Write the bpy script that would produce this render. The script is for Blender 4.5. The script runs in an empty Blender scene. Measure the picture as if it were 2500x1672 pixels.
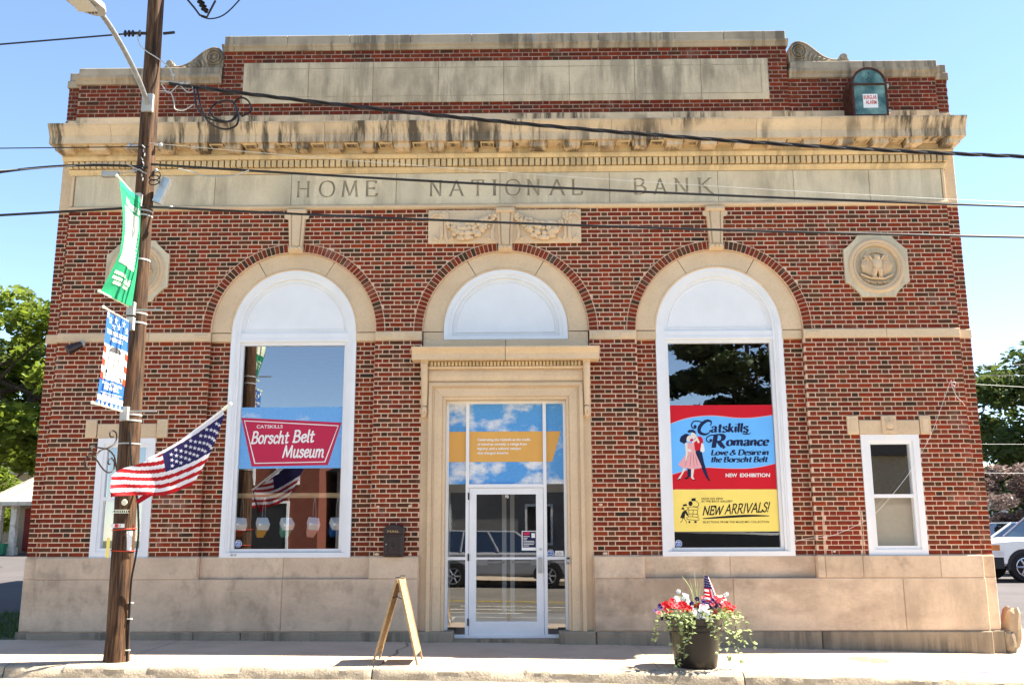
import bpy, bmesh, math, random
import numpy as np
from mathutils import Vector, Matrix, noise as mnoise
R = math.radians
rnd = random.Random(7)
scene = bpy.context.scene
col = scene.collection

# ------------------------------------------------------------------ camera, world, sun, exposure
cam_d = bpy.data.cameras.new('camera'); cam = bpy.data.objects.new('camera', cam_d); col.objects.link(cam)
cam_d.sensor_fit = 'HORIZONTAL'; cam_d.sensor_width = 36.0
cam_d.lens = 36.0 * 2321.46 / 2500.0
cam_d.clip_start = 0.1; cam_d.clip_end = 800
_p, _y, _r = 0.197066, -0.01353, -0.003454
fw = Vector((math.sin(_y)*math.cos(_p), math.cos(_y)*math.cos(_p), math.sin(_p)))
rt = Vector((math.cos(_y), -math.sin(_y), 0)); up = rt.cross(fw)
rt2 = math.cos(_r)*rt + math.sin(_r)*up; up2 = -math.sin(_r)*rt + math.cos(_r)*up
CAM = Vector((0.2802, -13.7592, 1.4944))
cam.matrix_world = Matrix(((rt2.x, up2.x, -fw.x, CAM.x), (rt2.y, up2.y, -fw.y, CAM.y), (rt2.z, up2.z, -fw.z, CAM.z), (0, 0, 0, 1)))
scene.camera = cam

SUN = Vector((.716, .159, 1.0)).normalized()
SKY_STRENGTH, SUN_STRENGTH, EXPOSURE = 0.078, 5.0, 2.22
world = bpy.data.worlds.new('World'); scene.world = world; world.use_nodes = True
wn = world.node_tree; wn.nodes.clear()
wo = wn.nodes.new('ShaderNodeOutputWorld'); wb = wn.nodes.new('ShaderNodeBackground'); sk = wn.nodes.new('ShaderNodeTexSky')
sk.sky_type = 'NISHITA'; sk.sun_disc = False
sk.sun_elevation = math.asin(SUN.z); sk.sun_rotation = math.atan2(SUN.x, SUN.y)
sk.altitude = 2200; sk.air_density = 1.0; sk.dust_density = 0.1; sk.ozone_density = 1.0
wb.inputs['Strength'].default_value = SKY_STRENGTH
wn.links.new(sk.outputs[0], wb.inputs[0]); wn.links.new(wb.outputs[0], wo.inputs[0])
sl = bpy.data.lights.new('sun', 'SUN'); sl.energy = SUN_STRENGTH; sl.angle = R(0.53); sl.color = (1.0, .94, .82)
so = bpy.data.objects.new('sun', sl); col.objects.link(so); so.rotation_euler = SUN.to_track_quat('Z', 'Y').to_euler(); so.location = SUN*60
vs = scene.view_settings
vs.view_transform = 'Standard'; vs.look = 'None'; vs.exposure = EXPOSURE; vs.gamma = 1.0; vs.use_curve_mapping = False
scene.cycles.max_bounces = 10; scene.cycles.transparent_max_bounces = 12

# ------------------------------------------------------------------ materials
MATS = {}
def _mix(nt, a, b, fac, mode='MIX'):
    n = nt.nodes.new('ShaderNodeMix'); n.data_type = 'RGBA'; n.blend_type = mode
    def put(sock, v):
        if hasattr(v, 'is_output'): nt.links.new(v, sock)
        elif isinstance(v, (int, float)): sock.default_value = v
        else: sock.default_value = (*v[:3], 1)
    put(n.inputs[0], fac); put(n.inputs[6], a); put(n.inputs[7], b)
    return n.outputs[2]
def _noise(nt, vec, scale, detail=4, rough=.55):
    n = nt.nodes.new('ShaderNodeTexNoise'); n.inputs['Scale'].default_value = scale
    n.inputs['Detail'].default_value = detail; n.inputs['Roughness'].default_value = rough
    nt.links.new(vec, n.inputs['Vector']); return n.outputs[0]
def _ramp(nt, fac, lo, hi):
    n = nt.nodes.new('ShaderNodeMapRange'); n.inputs[1].default_value = lo; n.inputs[2].default_value = hi; n.clamp = True
    nt.links.new(fac, n.inputs[0]); return n.outputs[0]
def _scale(nt, vec, s, off=(0, 0, 0)):
    n = nt.nodes.new('ShaderNodeMapping'); n.inputs['Scale'].default_value = s; n.inputs['Location'].default_value = off
    nt.links.new(vec, n.inputs['Vector']); return n.outputs[0]
def _mul(nt, a, b, op='MULTIPLY'):
    n = nt.nodes.new('ShaderNodeMath'); n.operation = op; n.use_clamp = True
    for i, v in enumerate((a, b)):
        if hasattr(v, 'is_output'): nt.links.new(v, n.inputs[i])
        else: n.inputs[i].default_value = v
    return n.outputs[0]
def mat(name, c, rough=.75, var=.12, scale=5., c2=None, bump=0., bscale=60., metal=0., spec=.3, attr=None, stains=(), fine=.0, fscale=90., stretch=(1, 1, 1), transl=0., coat=0., ov=0.):
    """procedural material: base colour varied by world-space noise, optional shaped stains and relief"""
    if name in MATS: return MATS[name]
    m = bpy.data.materials.new(name); m.use_nodes = True; MATS[name] = m
    nt = m.node_tree; b = nt.nodes['Principled BSDF']
    geo = nt.nodes.new('ShaderNodeNewGeometry'); pos = geo.outputs['Position']
    vec = _scale(nt, pos, stretch)
    if attr:
        a = nt.nodes.new('ShaderNodeAttribute'); a.attribute_name = attr; base = a.outputs['Color']
        n1 = _noise(nt, vec, scale); base = _mix(nt, base, (1-var*2,)*3, _ramp(nt, n1, .35, .75), 'MULTIPLY')
    else:
        ca = tuple(x*(1-var) for x in c); cb = c2 if c2 else tuple(min(1, x*(1+var)) for x in c)
        n1 = _noise(nt, vec, scale); base = _mix(nt, ca, cb, _ramp(nt, n1, .32, .68))
    if fine:
        n2 = _noise(nt, vec, fscale, 2); base = _mix(nt, base, (1-fine,)*3, _ramp(nt, n2, .45, .75), 'MULTIPLY')
    for (sc, st, lo, hi, bs, blo, bhi, amt, off) in stains:     # colour, stretch, thresholds, big mask scale + thresholds, amount
        f1 = _ramp(nt, _noise(nt, _scale(nt, pos, st, off), 1.0, 5, .65), lo, hi)
        f2 = _ramp(nt, _noise(nt, _scale(nt, pos, (bs, bs, bs), off), 1.0, 3), blo, bhi)
        base = _mix(nt, base, sc, _mul(nt, _mul(nt, f1, f2), amt))
    if ov:       # every block has its own tone
        oi = nt.nodes.new('ShaderNodeObjectInfo'); base = _mix(nt, base, _mix(nt, (1-ov, 1-ov*1.15, 1-ov*1.3), (1, 1, 1), oi.outputs['Random']), 1.0, 'MULTIPLY')
    nt.links.new(base, b.inputs['Base Color'])
    b.inputs['Roughness'].default_value = rough; b.inputs['Metallic'].default_value = metal
    b.inputs['Specular IOR Level'].default_value = spec
    if coat: b.inputs['Coat Weight'].default_value = coat; b.inputs['Coat Roughness'].default_value = .05
    if bump:
        bn = nt.nodes.new('ShaderNodeBump'); bn.inputs['Strength'].default_value = bump; bn.inputs['Distance'].default_value = .01
        nt.links.new(_noise(nt, vec, bscale, 4), bn.inputs['Height']); nt.links.new(bn.outputs[0], b.inputs['Normal'])
    if transl:
        t = nt.nodes.new('ShaderNodeBsdfTranslucent'); nt.links.new(base, t.inputs[0])
        mx = nt.nodes.new('ShaderNodeMixShader'); mx.inputs[0].default_value = transl
        nt.links.new(b.outputs[0], mx.inputs[1]); nt.links.new(t.outputs[0], mx.inputs[2])
        nt.links.new(mx.outputs[0], nt.nodes['Material Output'].inputs[0])
    return m
def glass(name, refl, tint=(.85, .9, .88), rough=0.0, bump=0.):
    m = bpy.data.materials.new(name); m.use_nodes = True; nt = m.node_tree; nt.nodes.clear()
    o = nt.nodes.new('ShaderNodeOutputMaterial'); mx = nt.nodes.new('ShaderNodeMixShader')
    t = nt.nodes.new('ShaderNodeBsdfTransparent'); g = nt.nodes.new('ShaderNodeBsdfGlossy')
    t.inputs[0].default_value = (*tint, 1); g.inputs['Roughness'].default_value = rough; g.inputs[0].default_value = (.95, .97, 1, 1)
    if bump:
        geo = nt.nodes.new('ShaderNodeNewGeometry'); bn = nt.nodes.new('ShaderNodeBump'); bn.inputs['Strength'].default_value = bump; bn.inputs['Distance'].default_value = .004
        nt.links.new(_noise(nt, geo.outputs['Position'], 1.6, 1), bn.inputs['Height']); nt.links.new(bn.outputs[0], g.inputs['Normal'])
    mx.inputs[0].default_value = refl
    nt.links.new(t.outputs[0], mx.inputs[1]); nt.links.new(g.outputs[0], mx.inputs[2]); nt.links.new(mx.outputs[0], o.inputs[0])
    MATS[name] = m; return m

STREAK = ((.04, .033, .026), (6.5, 2, .6), .44, .56, .75, .45, .56)
def stone_mat(name, c, streak=0., green=0., grey=0., brown=0., off=(0, 0, 0), **k):
    st = []; k.setdefault('ov', .10)
    if grey: st.append(((.29, .235, .165), (2.4, 2, .8), .42, .60, .6, .38, .56, grey, off))
    if brown: st.append(((.30, .21, .145), (.8, 1, 1.9), .44, .60, .45, .36, .54, brown, (off[0]+5, 0, off[2]+3))); st.append(((.17, .12, .085), (4, 1, 3), .50, .64, .7, .44, .56, brown*.6, (off[0]+2, 0, off[2]+7)))
    if green: st.append(((.58, .55, .42), (1.7, 2, 1.5), .45, .6, .7, .4, .62, green, off))
    if streak: st.append((*STREAK, streak, off))
    return mat(name, c, rough=.88, var=.07, scale=2.2, bump=.18, bscale=55, spec=.15, stains=st, fine=.09, fscale=28, **k)
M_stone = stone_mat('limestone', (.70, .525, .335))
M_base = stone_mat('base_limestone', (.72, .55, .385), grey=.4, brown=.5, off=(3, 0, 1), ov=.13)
M_frieze = stone_mat('frieze_limestone', (.72, .61, .42), streak=.15, green=.4, grey=.5, off=(7, 0, 2))
M_corn = stone_mat('cornice_limestone', (.70, .535, .345), streak=.85, grey=.3, off=(11, 0, 0))
M_cornlow = stone_mat('cornice_soffit_limestone', (.70, .53, .30), streak=.25, off=(2, 0, 5))
M_cope = stone_mat('coping_limestone', (.42, .345, .25), streak=.55, grey=.6, off=(5, 0, 9))
M_panel = stone_mat('panel_limestone', (.60, .495, .34), streak=.33, grey=.75, off=(1, 0, 4))
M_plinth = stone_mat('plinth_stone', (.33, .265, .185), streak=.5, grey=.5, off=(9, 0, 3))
M_darkstone = mat('dark_limestone', (.37, .305, .205), rough=.95, var=.3)  # darker stone colour for letter cuts, border lines and the frieze core
M_mortar = mat('mortar', (.72, .50, .34), rough=.95, var=.12, scale=9, bump=.3, bscale=120, fine=.15)
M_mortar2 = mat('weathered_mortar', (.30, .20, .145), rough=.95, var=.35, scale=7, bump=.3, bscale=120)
M_brick = mat('brick', (0, 0, 0), rough=.82, var=.17, scale=24, bump=.35, bscale=140, attr='tone', spec=.2, fine=.25, fscale=190, stains=[((.05, .022, .014), (.9, 1, .5), .46, .64, .45, .40, .56, .45, (4, 0, 2)), ((.45, .33, .26), (2.2, 1, 2.4), .55, .68, .5, .45, .6, .28, (8, 0, 5))])
M_brickside = mat('side_brick', (.17, .05, .03), rough=.9, var=.3, scale=20)
M_white = mat('white_paint', (.80, .795, .78), rough=.45, var=.03, scale=3, spec=.4)
M_alu = mat('white_aluminium', (.80, .79, .77), rough=.38, var=.03, spec=.5)
M_glass = glass('window_glass', .27, (.97, .98, .97), bump=.06)
M_glassdoor = glass('door_glass', .17, (.95, .97, .96), bump=.035)
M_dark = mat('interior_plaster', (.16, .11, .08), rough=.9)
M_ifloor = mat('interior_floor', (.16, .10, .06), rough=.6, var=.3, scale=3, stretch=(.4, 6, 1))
M_wood = mat('timber', (.42, .28, .14), rough=.6, var=.2, scale=6, stretch=(1, 1, 6), fine=.2)
M_beam = mat('display_timber', (.50, .36, .20), rough=.6, var=.25, scale=5, stretch=(.8, 6, 6))
M_black = mat('black_rubber', (.006, .006, .007), rough=.5, var=.2)
M_cable = mat('cable_sheath', (.006, .006, .008), rough=.3, var=.1, spec=.4)
M_iron = mat('wrought_iron', (.03, .022, .018), rough=.55, var=.3, metal=.2)
M_galv = mat('galvanised_steel', (.48, .49, .48), rough=.42, var=.15, metal=.75, scale=12)
M_galvp = mat('painted_steel', (.40, .39, .36), rough=.5, var=.1, metal=.1)
M_conc = mat('sidewalk_concrete', (.50, .39, .285), rough=.93, var=.10, scale=1.3, bump=.25, bscale=90, spec=.1, fine=.15, fscale=70,
             stains=[((.25, .21, .17), (1.5, 1.5, 1.5), .5, .72, .6, .4, .7, .5, (0, 0, 0))])
M_kerb = mat('kerb_concrete', (.40, .325, .235), rough=.95, var=.2, scale=4, bump=.9, bscale=38, spec=.1, fine=.3, fscale=45,
             stains=[((.20, .17, .13), (3, 3, 9), .5, .66, 1, .35, .6, .6, (0, 0, 0))])
M_gutter = mat('gutter_concrete', (.44, .385, .30), rough=.95, var=.12, scale=2, bump=.4, bscale=60, fine=.2)
M_asph = mat('asphalt', (.205, .178, .145), rough=.9, var=.2, scale=.8, bump=.5, bscale=180, fine=.3, fscale=150)
M_asph2 = mat('lot_asphalt', (.085, .075, .075), rough=.9, var=.15, scale=.6, bump=.4, bscale=150, fine=.25)
M_gravel = mat('gravel', (.42, .37, .29), rough=.95, var=.3, scale=22, bump=1., bscale=45)
M_grass = mat('grass_green', (.055, .10, .02), rough=.9, var=.35, scale=8, transl=.25)
M_soil = mat('grass_soil', (.06, .075, .025), rough=.95, var=.3)
M_pole = mat('pole_timber', (.026, .011, .005), c2=(.15, .075, .034), rough=.85, var=.3, scale=3.4, stretch=(9, 9, .55), bump=1., bscale=7, fine=.75, fscale=7)
M_line = mat('road_marking', (.50, .47, .40), rough=.8, var=.3, scale=5)
M_yel = mat('yellow_marking', (.62, .42, .05), rough=.8, var=.1)
M_copper = mat('verdigris_copper', (.22, .38, .33), rough=.6, var=.1, scale=5, c2=(.03, .09, .10), bump=.3, metal=.1)
M_rust = mat('rusted_copper', (.075, .028, .02), rough=.7, var=.4, scale=15, metal=.2)
M_mail = mat('mailbox_enamel', (.026, .012, .010), rough=.4, var=.2, spec=.5)
M_gold = mat('gilt', (.62, .42, .16), rough=.35, var=.1, metal=.6)
M_pot = mat('pot_resin', (.012, .008, .006), rough=.4, var=.2, spec=.45)
M_leaf = mat('trailing_leaf', (.15, .23, .04), rough=.6, var=.4, scale=25, transl=.3)
M_leafp = mat('pale_leaf', (.40, .46, .22), rough=.6, var=.3, scale=25, transl=.3)
def flat(name, c, rough=.55): return mat(name, c, rough=rough, var=.03, scale=4, spec=.25)
F_white = flat('print_white', (.82, .80, .76)); F_black = flat('print_black', (.012, .01, .012)); F_navy = flat('print_navy', (.008, .014, .06))
F_red = flat('poster_red', (.60, .006, .018)); F_blue = flat('poster_blue', (.15, .48, .92)); F_yellow = flat('poster_yellow', (.93, .72, .16))
F_crim = flat('sign_crimson', (.50, .02, .065)); F_orange = flat('banner_orange', (.72, .38, .09)); F_pink = flat('print_pink', (.80, .38, .38))
F_skin = flat('print_skin', (.80, .70, .60)); F_green = flat('banner_green', (.02, .33, .15)); F_bblue = flat('banner_blue', (.02, .10, .40))
F_sticker = flat('sticker_blue', (.02, .10, .42)); F_cream = flat('banner_cream', (.80, .82, .62)); F_tagr = flat('tag_red', (.60, .05, .02))
F_flagr = mat('flag_red', (.42, .008, .012), rough=.7, var=.1, transl=.3); F_flagw = mat('flag_white', (.80, .78, .80), rough=.7, var=.04, transl=.3)
F_flagb = mat('flag_blue', (.02, .015, .09), rough=.7, var=.1, transl=.2); F_dk = flat('print_grey', (.08, .075, .075))
F_bg = mat('banner_green_cloth', (.02, .30, .13), rough=.7, var=.12, scale=7, transl=.25)
F_bb = mat('banner_blue_cloth', (.03, .13, .42), rough=.7, var=.1, scale=7, transl=.2)
F_bw = mat('banner_white_cloth', (.80, .80, .74), rough=.7, var=.05, scale=7, transl=.2)
def cloud_mat(name, blue, cov, scale, off=(0, 0, 0)):
    m = bpy.data.materials.new(name); m.use_nodes = True; nt = m.node_tree; b = nt.nodes['Principled BSDF']
    geo = nt.nodes.new('ShaderNodeNewGeometry'); v = _scale(nt, geo.outputs['Position'], (1, 1, 1.5), off)
    f = _ramp(nt, _noise(nt, v, scale, 6, .55), cov, cov+.14)
    g = _noise(nt, geo.outputs['Position'], 90, 2)
    base = _mix(nt, blue, (.80, .80, .78), f); base = _mix(nt, base, (.72, .72, .72), _ramp(nt, g, .4, .7), 'MULTIPLY')
    nt.links.new(base, b.inputs['Base Color']); b.inputs['Roughness'].default_value = .45; return m
F_sky1 = cloud_mat('sign_sky_print', (.16, .42, .78), .60, 1.6)
F_sky2 = cloud_mat('transom_cloud_print', (.09, .34, .70), .50, 2.4, (3.1, 0, 1.35))

# ------------------------------------------------------------------ mesh building
class MB:
    def __init__(s): s.v = []; s.f = []; s.m = []
    def add(s, vs_, fs, m=0):
        o = len(s.v); s.v += [tuple(p) for p in vs_]; s.f += [tuple(i+o for i in f) for f in fs]; s.m += [m]*len(fs); return s
    def box(s, x0, x1, y0, y1, z0, z1, m=0):
        return s.add([(x0, y0, z0), (x1, y0, z0), (x1, y1, z0), (x0, y1, z0), (x0, y0, z1), (x1, y0, z1), (x1, y1, z1), (x0, y1, z1)],
                     [(0, 1, 5, 4), (1, 2, 6, 5), (2, 3, 7, 6), (3, 0, 4, 7), (4, 5, 6, 7), (3, 2, 1, 0)], m)
    def obox(s, M, sx, sy, sz, m=0):
        P = [M @ Vector((a*sx/2, b*sy/2, c*sz/2)) for c in (-1, 1) for (a, b) in ((-1, -1), (1, -1), (1, 1), (-1, 1))]
        return s.add(P, [(0, 1, 5, 4), (1, 2, 6, 5), (2, 3, 7, 6), (3, 0, 4, 7), (4, 5, 6, 7), (3, 2, 1, 0)], m)
    def cpoly(s, poly, y0, y1, c=.004, m=0, back=False):
        """polygon in x,z (counter-clockwise from the front) with a chamfered front face at y0 and sides back to y1"""
        n = len(poly); cx = sum(p[0] for p in poly)/n; cz = sum(p[1] for p in poly)/n
        ins = []
        for i in range(n):
            (ax, az), (bx, bz), (dx, dz) = poly[i-1], poly[i], poly[(i+1) % n]
            e1 = Vector((bx-ax, bz-az)); e2 = Vector((dx-bx, dz-bz))
            if e1.length < 1e-9 or e2.length < 1e-9: ins.append((bx, bz)); continue
            e1.normalize(); e2.normalize(); n1 = Vector((-e1.y, e1.x)); n2 = Vector((-e2.y, e2.x)); h = n1+n2
            k = c/max(.35, .5*h.length_squared) if h.length > 1e-6 else 0
            ins.append((bx+h.x*k, bz+h.y*k))
        vs_ = [(x, y0, z) for x, z in ins] + [(x, y0+c, z) for x, z in poly] + [(x, y1, z) for x, z in poly]
        fs = [tuple(range(n))]
        for i in range(n):
            j = (i+1) % n; fs += [(i, i+n, j+n, j)[::-1] if False else (i, n+i, n+j, j), (n+i, 2*n+i, 2*n+j, n+j)]
        if back: fs.append(tuple(range(3*n-1, 2*n-1, -1)))
        return s.add(vs_, fs, m)
    def prism(s, poly, y0, y1, m=0):
        n = len(poly)
        vs_ = [(x, y0, z) for x, z in poly] + [(x, y1, z) for x, z in poly]
        fs = [tuple(range(n)), tuple(range(2*n-1, n-1, -1))] + [(i, n+i, n+(i+1) % n, (i+1) % n) for i in range(n)]
        return s.add(vs_, fs, m)
    def profx(s, prof, x0, x1, m=0, x0b=None, x1b=None):
        """profile of (y,z) swept along x with end caps"""
        n = len(prof)
        vs_ = [(x0, y, z) for y, z in prof] + [(x1, y, z) for y, z in prof]
        fs = [tuple(range(n)), tuple(range(2*n-1, n-1, -1))] + [(i, n+i, n+(i+1) % n, (i+1) % n) for i in range(n)]
        return s.add(vs_, fs, m)
    def tube(s, pts, r, n=8, m=0, caps=True):
        pts = [Vector(p) for p in pts]; N = len(pts)
        rr = r if hasattr(r, '__len__') else [r]*N
        t0 = (pts[1]-pts[0]).normalized(); a = Vector((0, 0, 1)) if abs(t0.z) < .9 else Vector((1, 0, 0))
        nx = t0.cross(a).normalized(); vs_ = []
        for i, p in enumerate(pts):
            t = (pts[min(i+1, N-1)]-pts[max(i-1, 0)]).normalized()
            nx = (nx-t*nx.dot(t)).normalized(); ny = t.cross(nx)
            vs_ += [p+(nx*math.cos(2*math.pi*k/n)+ny*math.sin(2*math.pi*k/n))*rr[i] for k in range(n)]
        fs = [(i*n+k, i*n+(k+1) % n, (i+1)*n+(k+1) % n, (i+1)*n+k) for i in range(N-1) for k in range(n)]
        if caps: fs += [tuple(range(n))[::-1], tuple(range((N-1)*n, N*n))]
        return s.add(vs_, fs, m)
    def lathe(s, c, prof, n=24, m=0, axis='z', caps=True):
        vs_ = []
        for r, h in prof:
            for k in range(n):
                a = 2*math.pi*k/n
                if axis == 'z': vs_.append((c[0]+r*math.cos(a), c[1]+r*math.sin(a), c[2]+h))
                else: vs_.append((c[0]+r*math.cos(a), c[1]+h, c[2]+r*math.sin(a)))
        N = len(prof)
        fs = [(i*n+k, i*n+(k+1) % n, (i+1)*n+(k+1) % n, (i+1)*n+k) for i in range(N-1) for k in range(n)]
        if caps: fs += [tuple(range(n))[::-1], tuple(range((N-1)*n, N*n))]
        return s.add(vs_, fs, m)
    def ball(s, c, r, n=8, k=5, m=0):
        rx, ry, rz = r if hasattr(r, '__len__') else (r, r, r)
        vs_ = [(c[0], c[1], c[2]-rz)]
        for i in range(1, k):
            t = math.pi*i/k
            vs_ += [(c[0]+rx*math.sin(t)*math.cos(2*math.pi*j/n), c[1]+ry*math.sin(t)*math.sin(2*math.pi*j/n), c[2]-rz*math.cos(t)) for j in range(n)]
        vs_.append((c[0], c[1], c[2]+rz)); L = len(vs_)-1
        fs = [(0, 1+(j+1) % n, 1+j) for j in range(n)]
        for i in range(k-2): fs += [(1+i*n+j, 1+i*n+(j+1) % n, 1+(i+1)*n+(j+1) % n, 1+(i+1)*n+j) for j in range(n)]
        fs += [(L, 1+(k-2)*n+j, 1+(k-2)*n+(j+1) % n) for j in range(n)]
        return s.add(vs_, fs, m)
    def strip(s, a, b, m=0, closed=False):
        n = len(a); vs_ = list(a)+list(b)
        return s.add(vs_, [(i, (i+1) % n, n+(i+1) % n, n+i) for i in range(n if closed else n-1)], m)
    def mesh(s, name, mats, smooth=False, recalc=True):
        me = bpy.data.meshes.new(name); me.from_pydata(s.v, [], s.f)
        ml = mats if isinstance(mats, (list, tuple)) else [mats]
        for mm in ml: me.materials.append(mm)
        if len(ml) > 1: me.polygons.foreach_set('material_index', s.m)
        if recalc:
            bm = bmesh.new(); bm.from_mesh(me); bmesh.ops.recalc_face_normals(bm, faces=bm.faces); bm.to_mesh(me); bm.free()
        if smooth:
            me.polygons.foreach_set('use_smooth', [True]*len(me.polygons)); me.set_sharp_from_angle(angle=R(38))
        me.update(); return me
    def build(s, name, mats, parent=None, smooth=False, recalc=True, **tags):
        return link(name, s.mesh(name, mats, smooth, recalc), parent, **tags)
def link(name, me, parent=None, **tags):
    o = bpy.data.objects.new(name, me); col.objects.link(o)
    if parent: o.parent = parent
    for k, v in tags.items(): o[k] = v
    if name in ('lettering', 'title_lettering', 'white_lettering', 'side_lettering', 'red_stripes', 'dark_print', 'features_print', 'stars', 'porter_print', 'couple_print', 'bead_chain'): o['kind'] = 'stuff'
    return o
def thing(name, label, cat, group=None):
    o = bpy.data.objects.new(name, None); col.objects.link(o); o['label'] = label; o['category'] = cat; o.empty_display_size = .2
    if group: o['group'] = group
    return o
def tag(o, label, cat, group=None):
    o['label'] = label; o['category'] = cat
    if group: o['group'] = group
    return o
def copy_tree(o, parent=None):
    c = o.copy(); col.objects.link(c)
    if parent: c.parent = parent
    for ch in list(o.children): copy_tree(ch, c)
    return c
def crom(pts, k=6, closed=False):
    P = [Vector(p) for p in pts]; n = len(P); out = []
    g = (lambda i: P[i % n]) if closed else (lambda i: P[max(0, min(n-1, i))])
    for i in range(n if closed else n-1):
        p0, p1, p2, p3 = g(i-1), g(i), g(i+1), g(i+2)
        for j in range(k):
            t = j/k; out.append(.5*((2*p1)+(p2-p0)*t+(2*p0-5*p1+4*p2-p3)*t*t+(3*p1-p0-3*p2+p3)*t**3))
    if not closed: out.append(P[-1])
    return out
def rect(x0, x1, z0, z1): return [(x0, z0), (x1, z0), (x1, z1), (x0, z1)]
def arc(cx, cz, r, a0, a1, n): return [(cx+r*math.cos(R(a0+(a1-a0)*i/n)), cz+r*math.sin(R(a0+(a1-a0)*i/n))) for i in range(n+1)]

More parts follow.
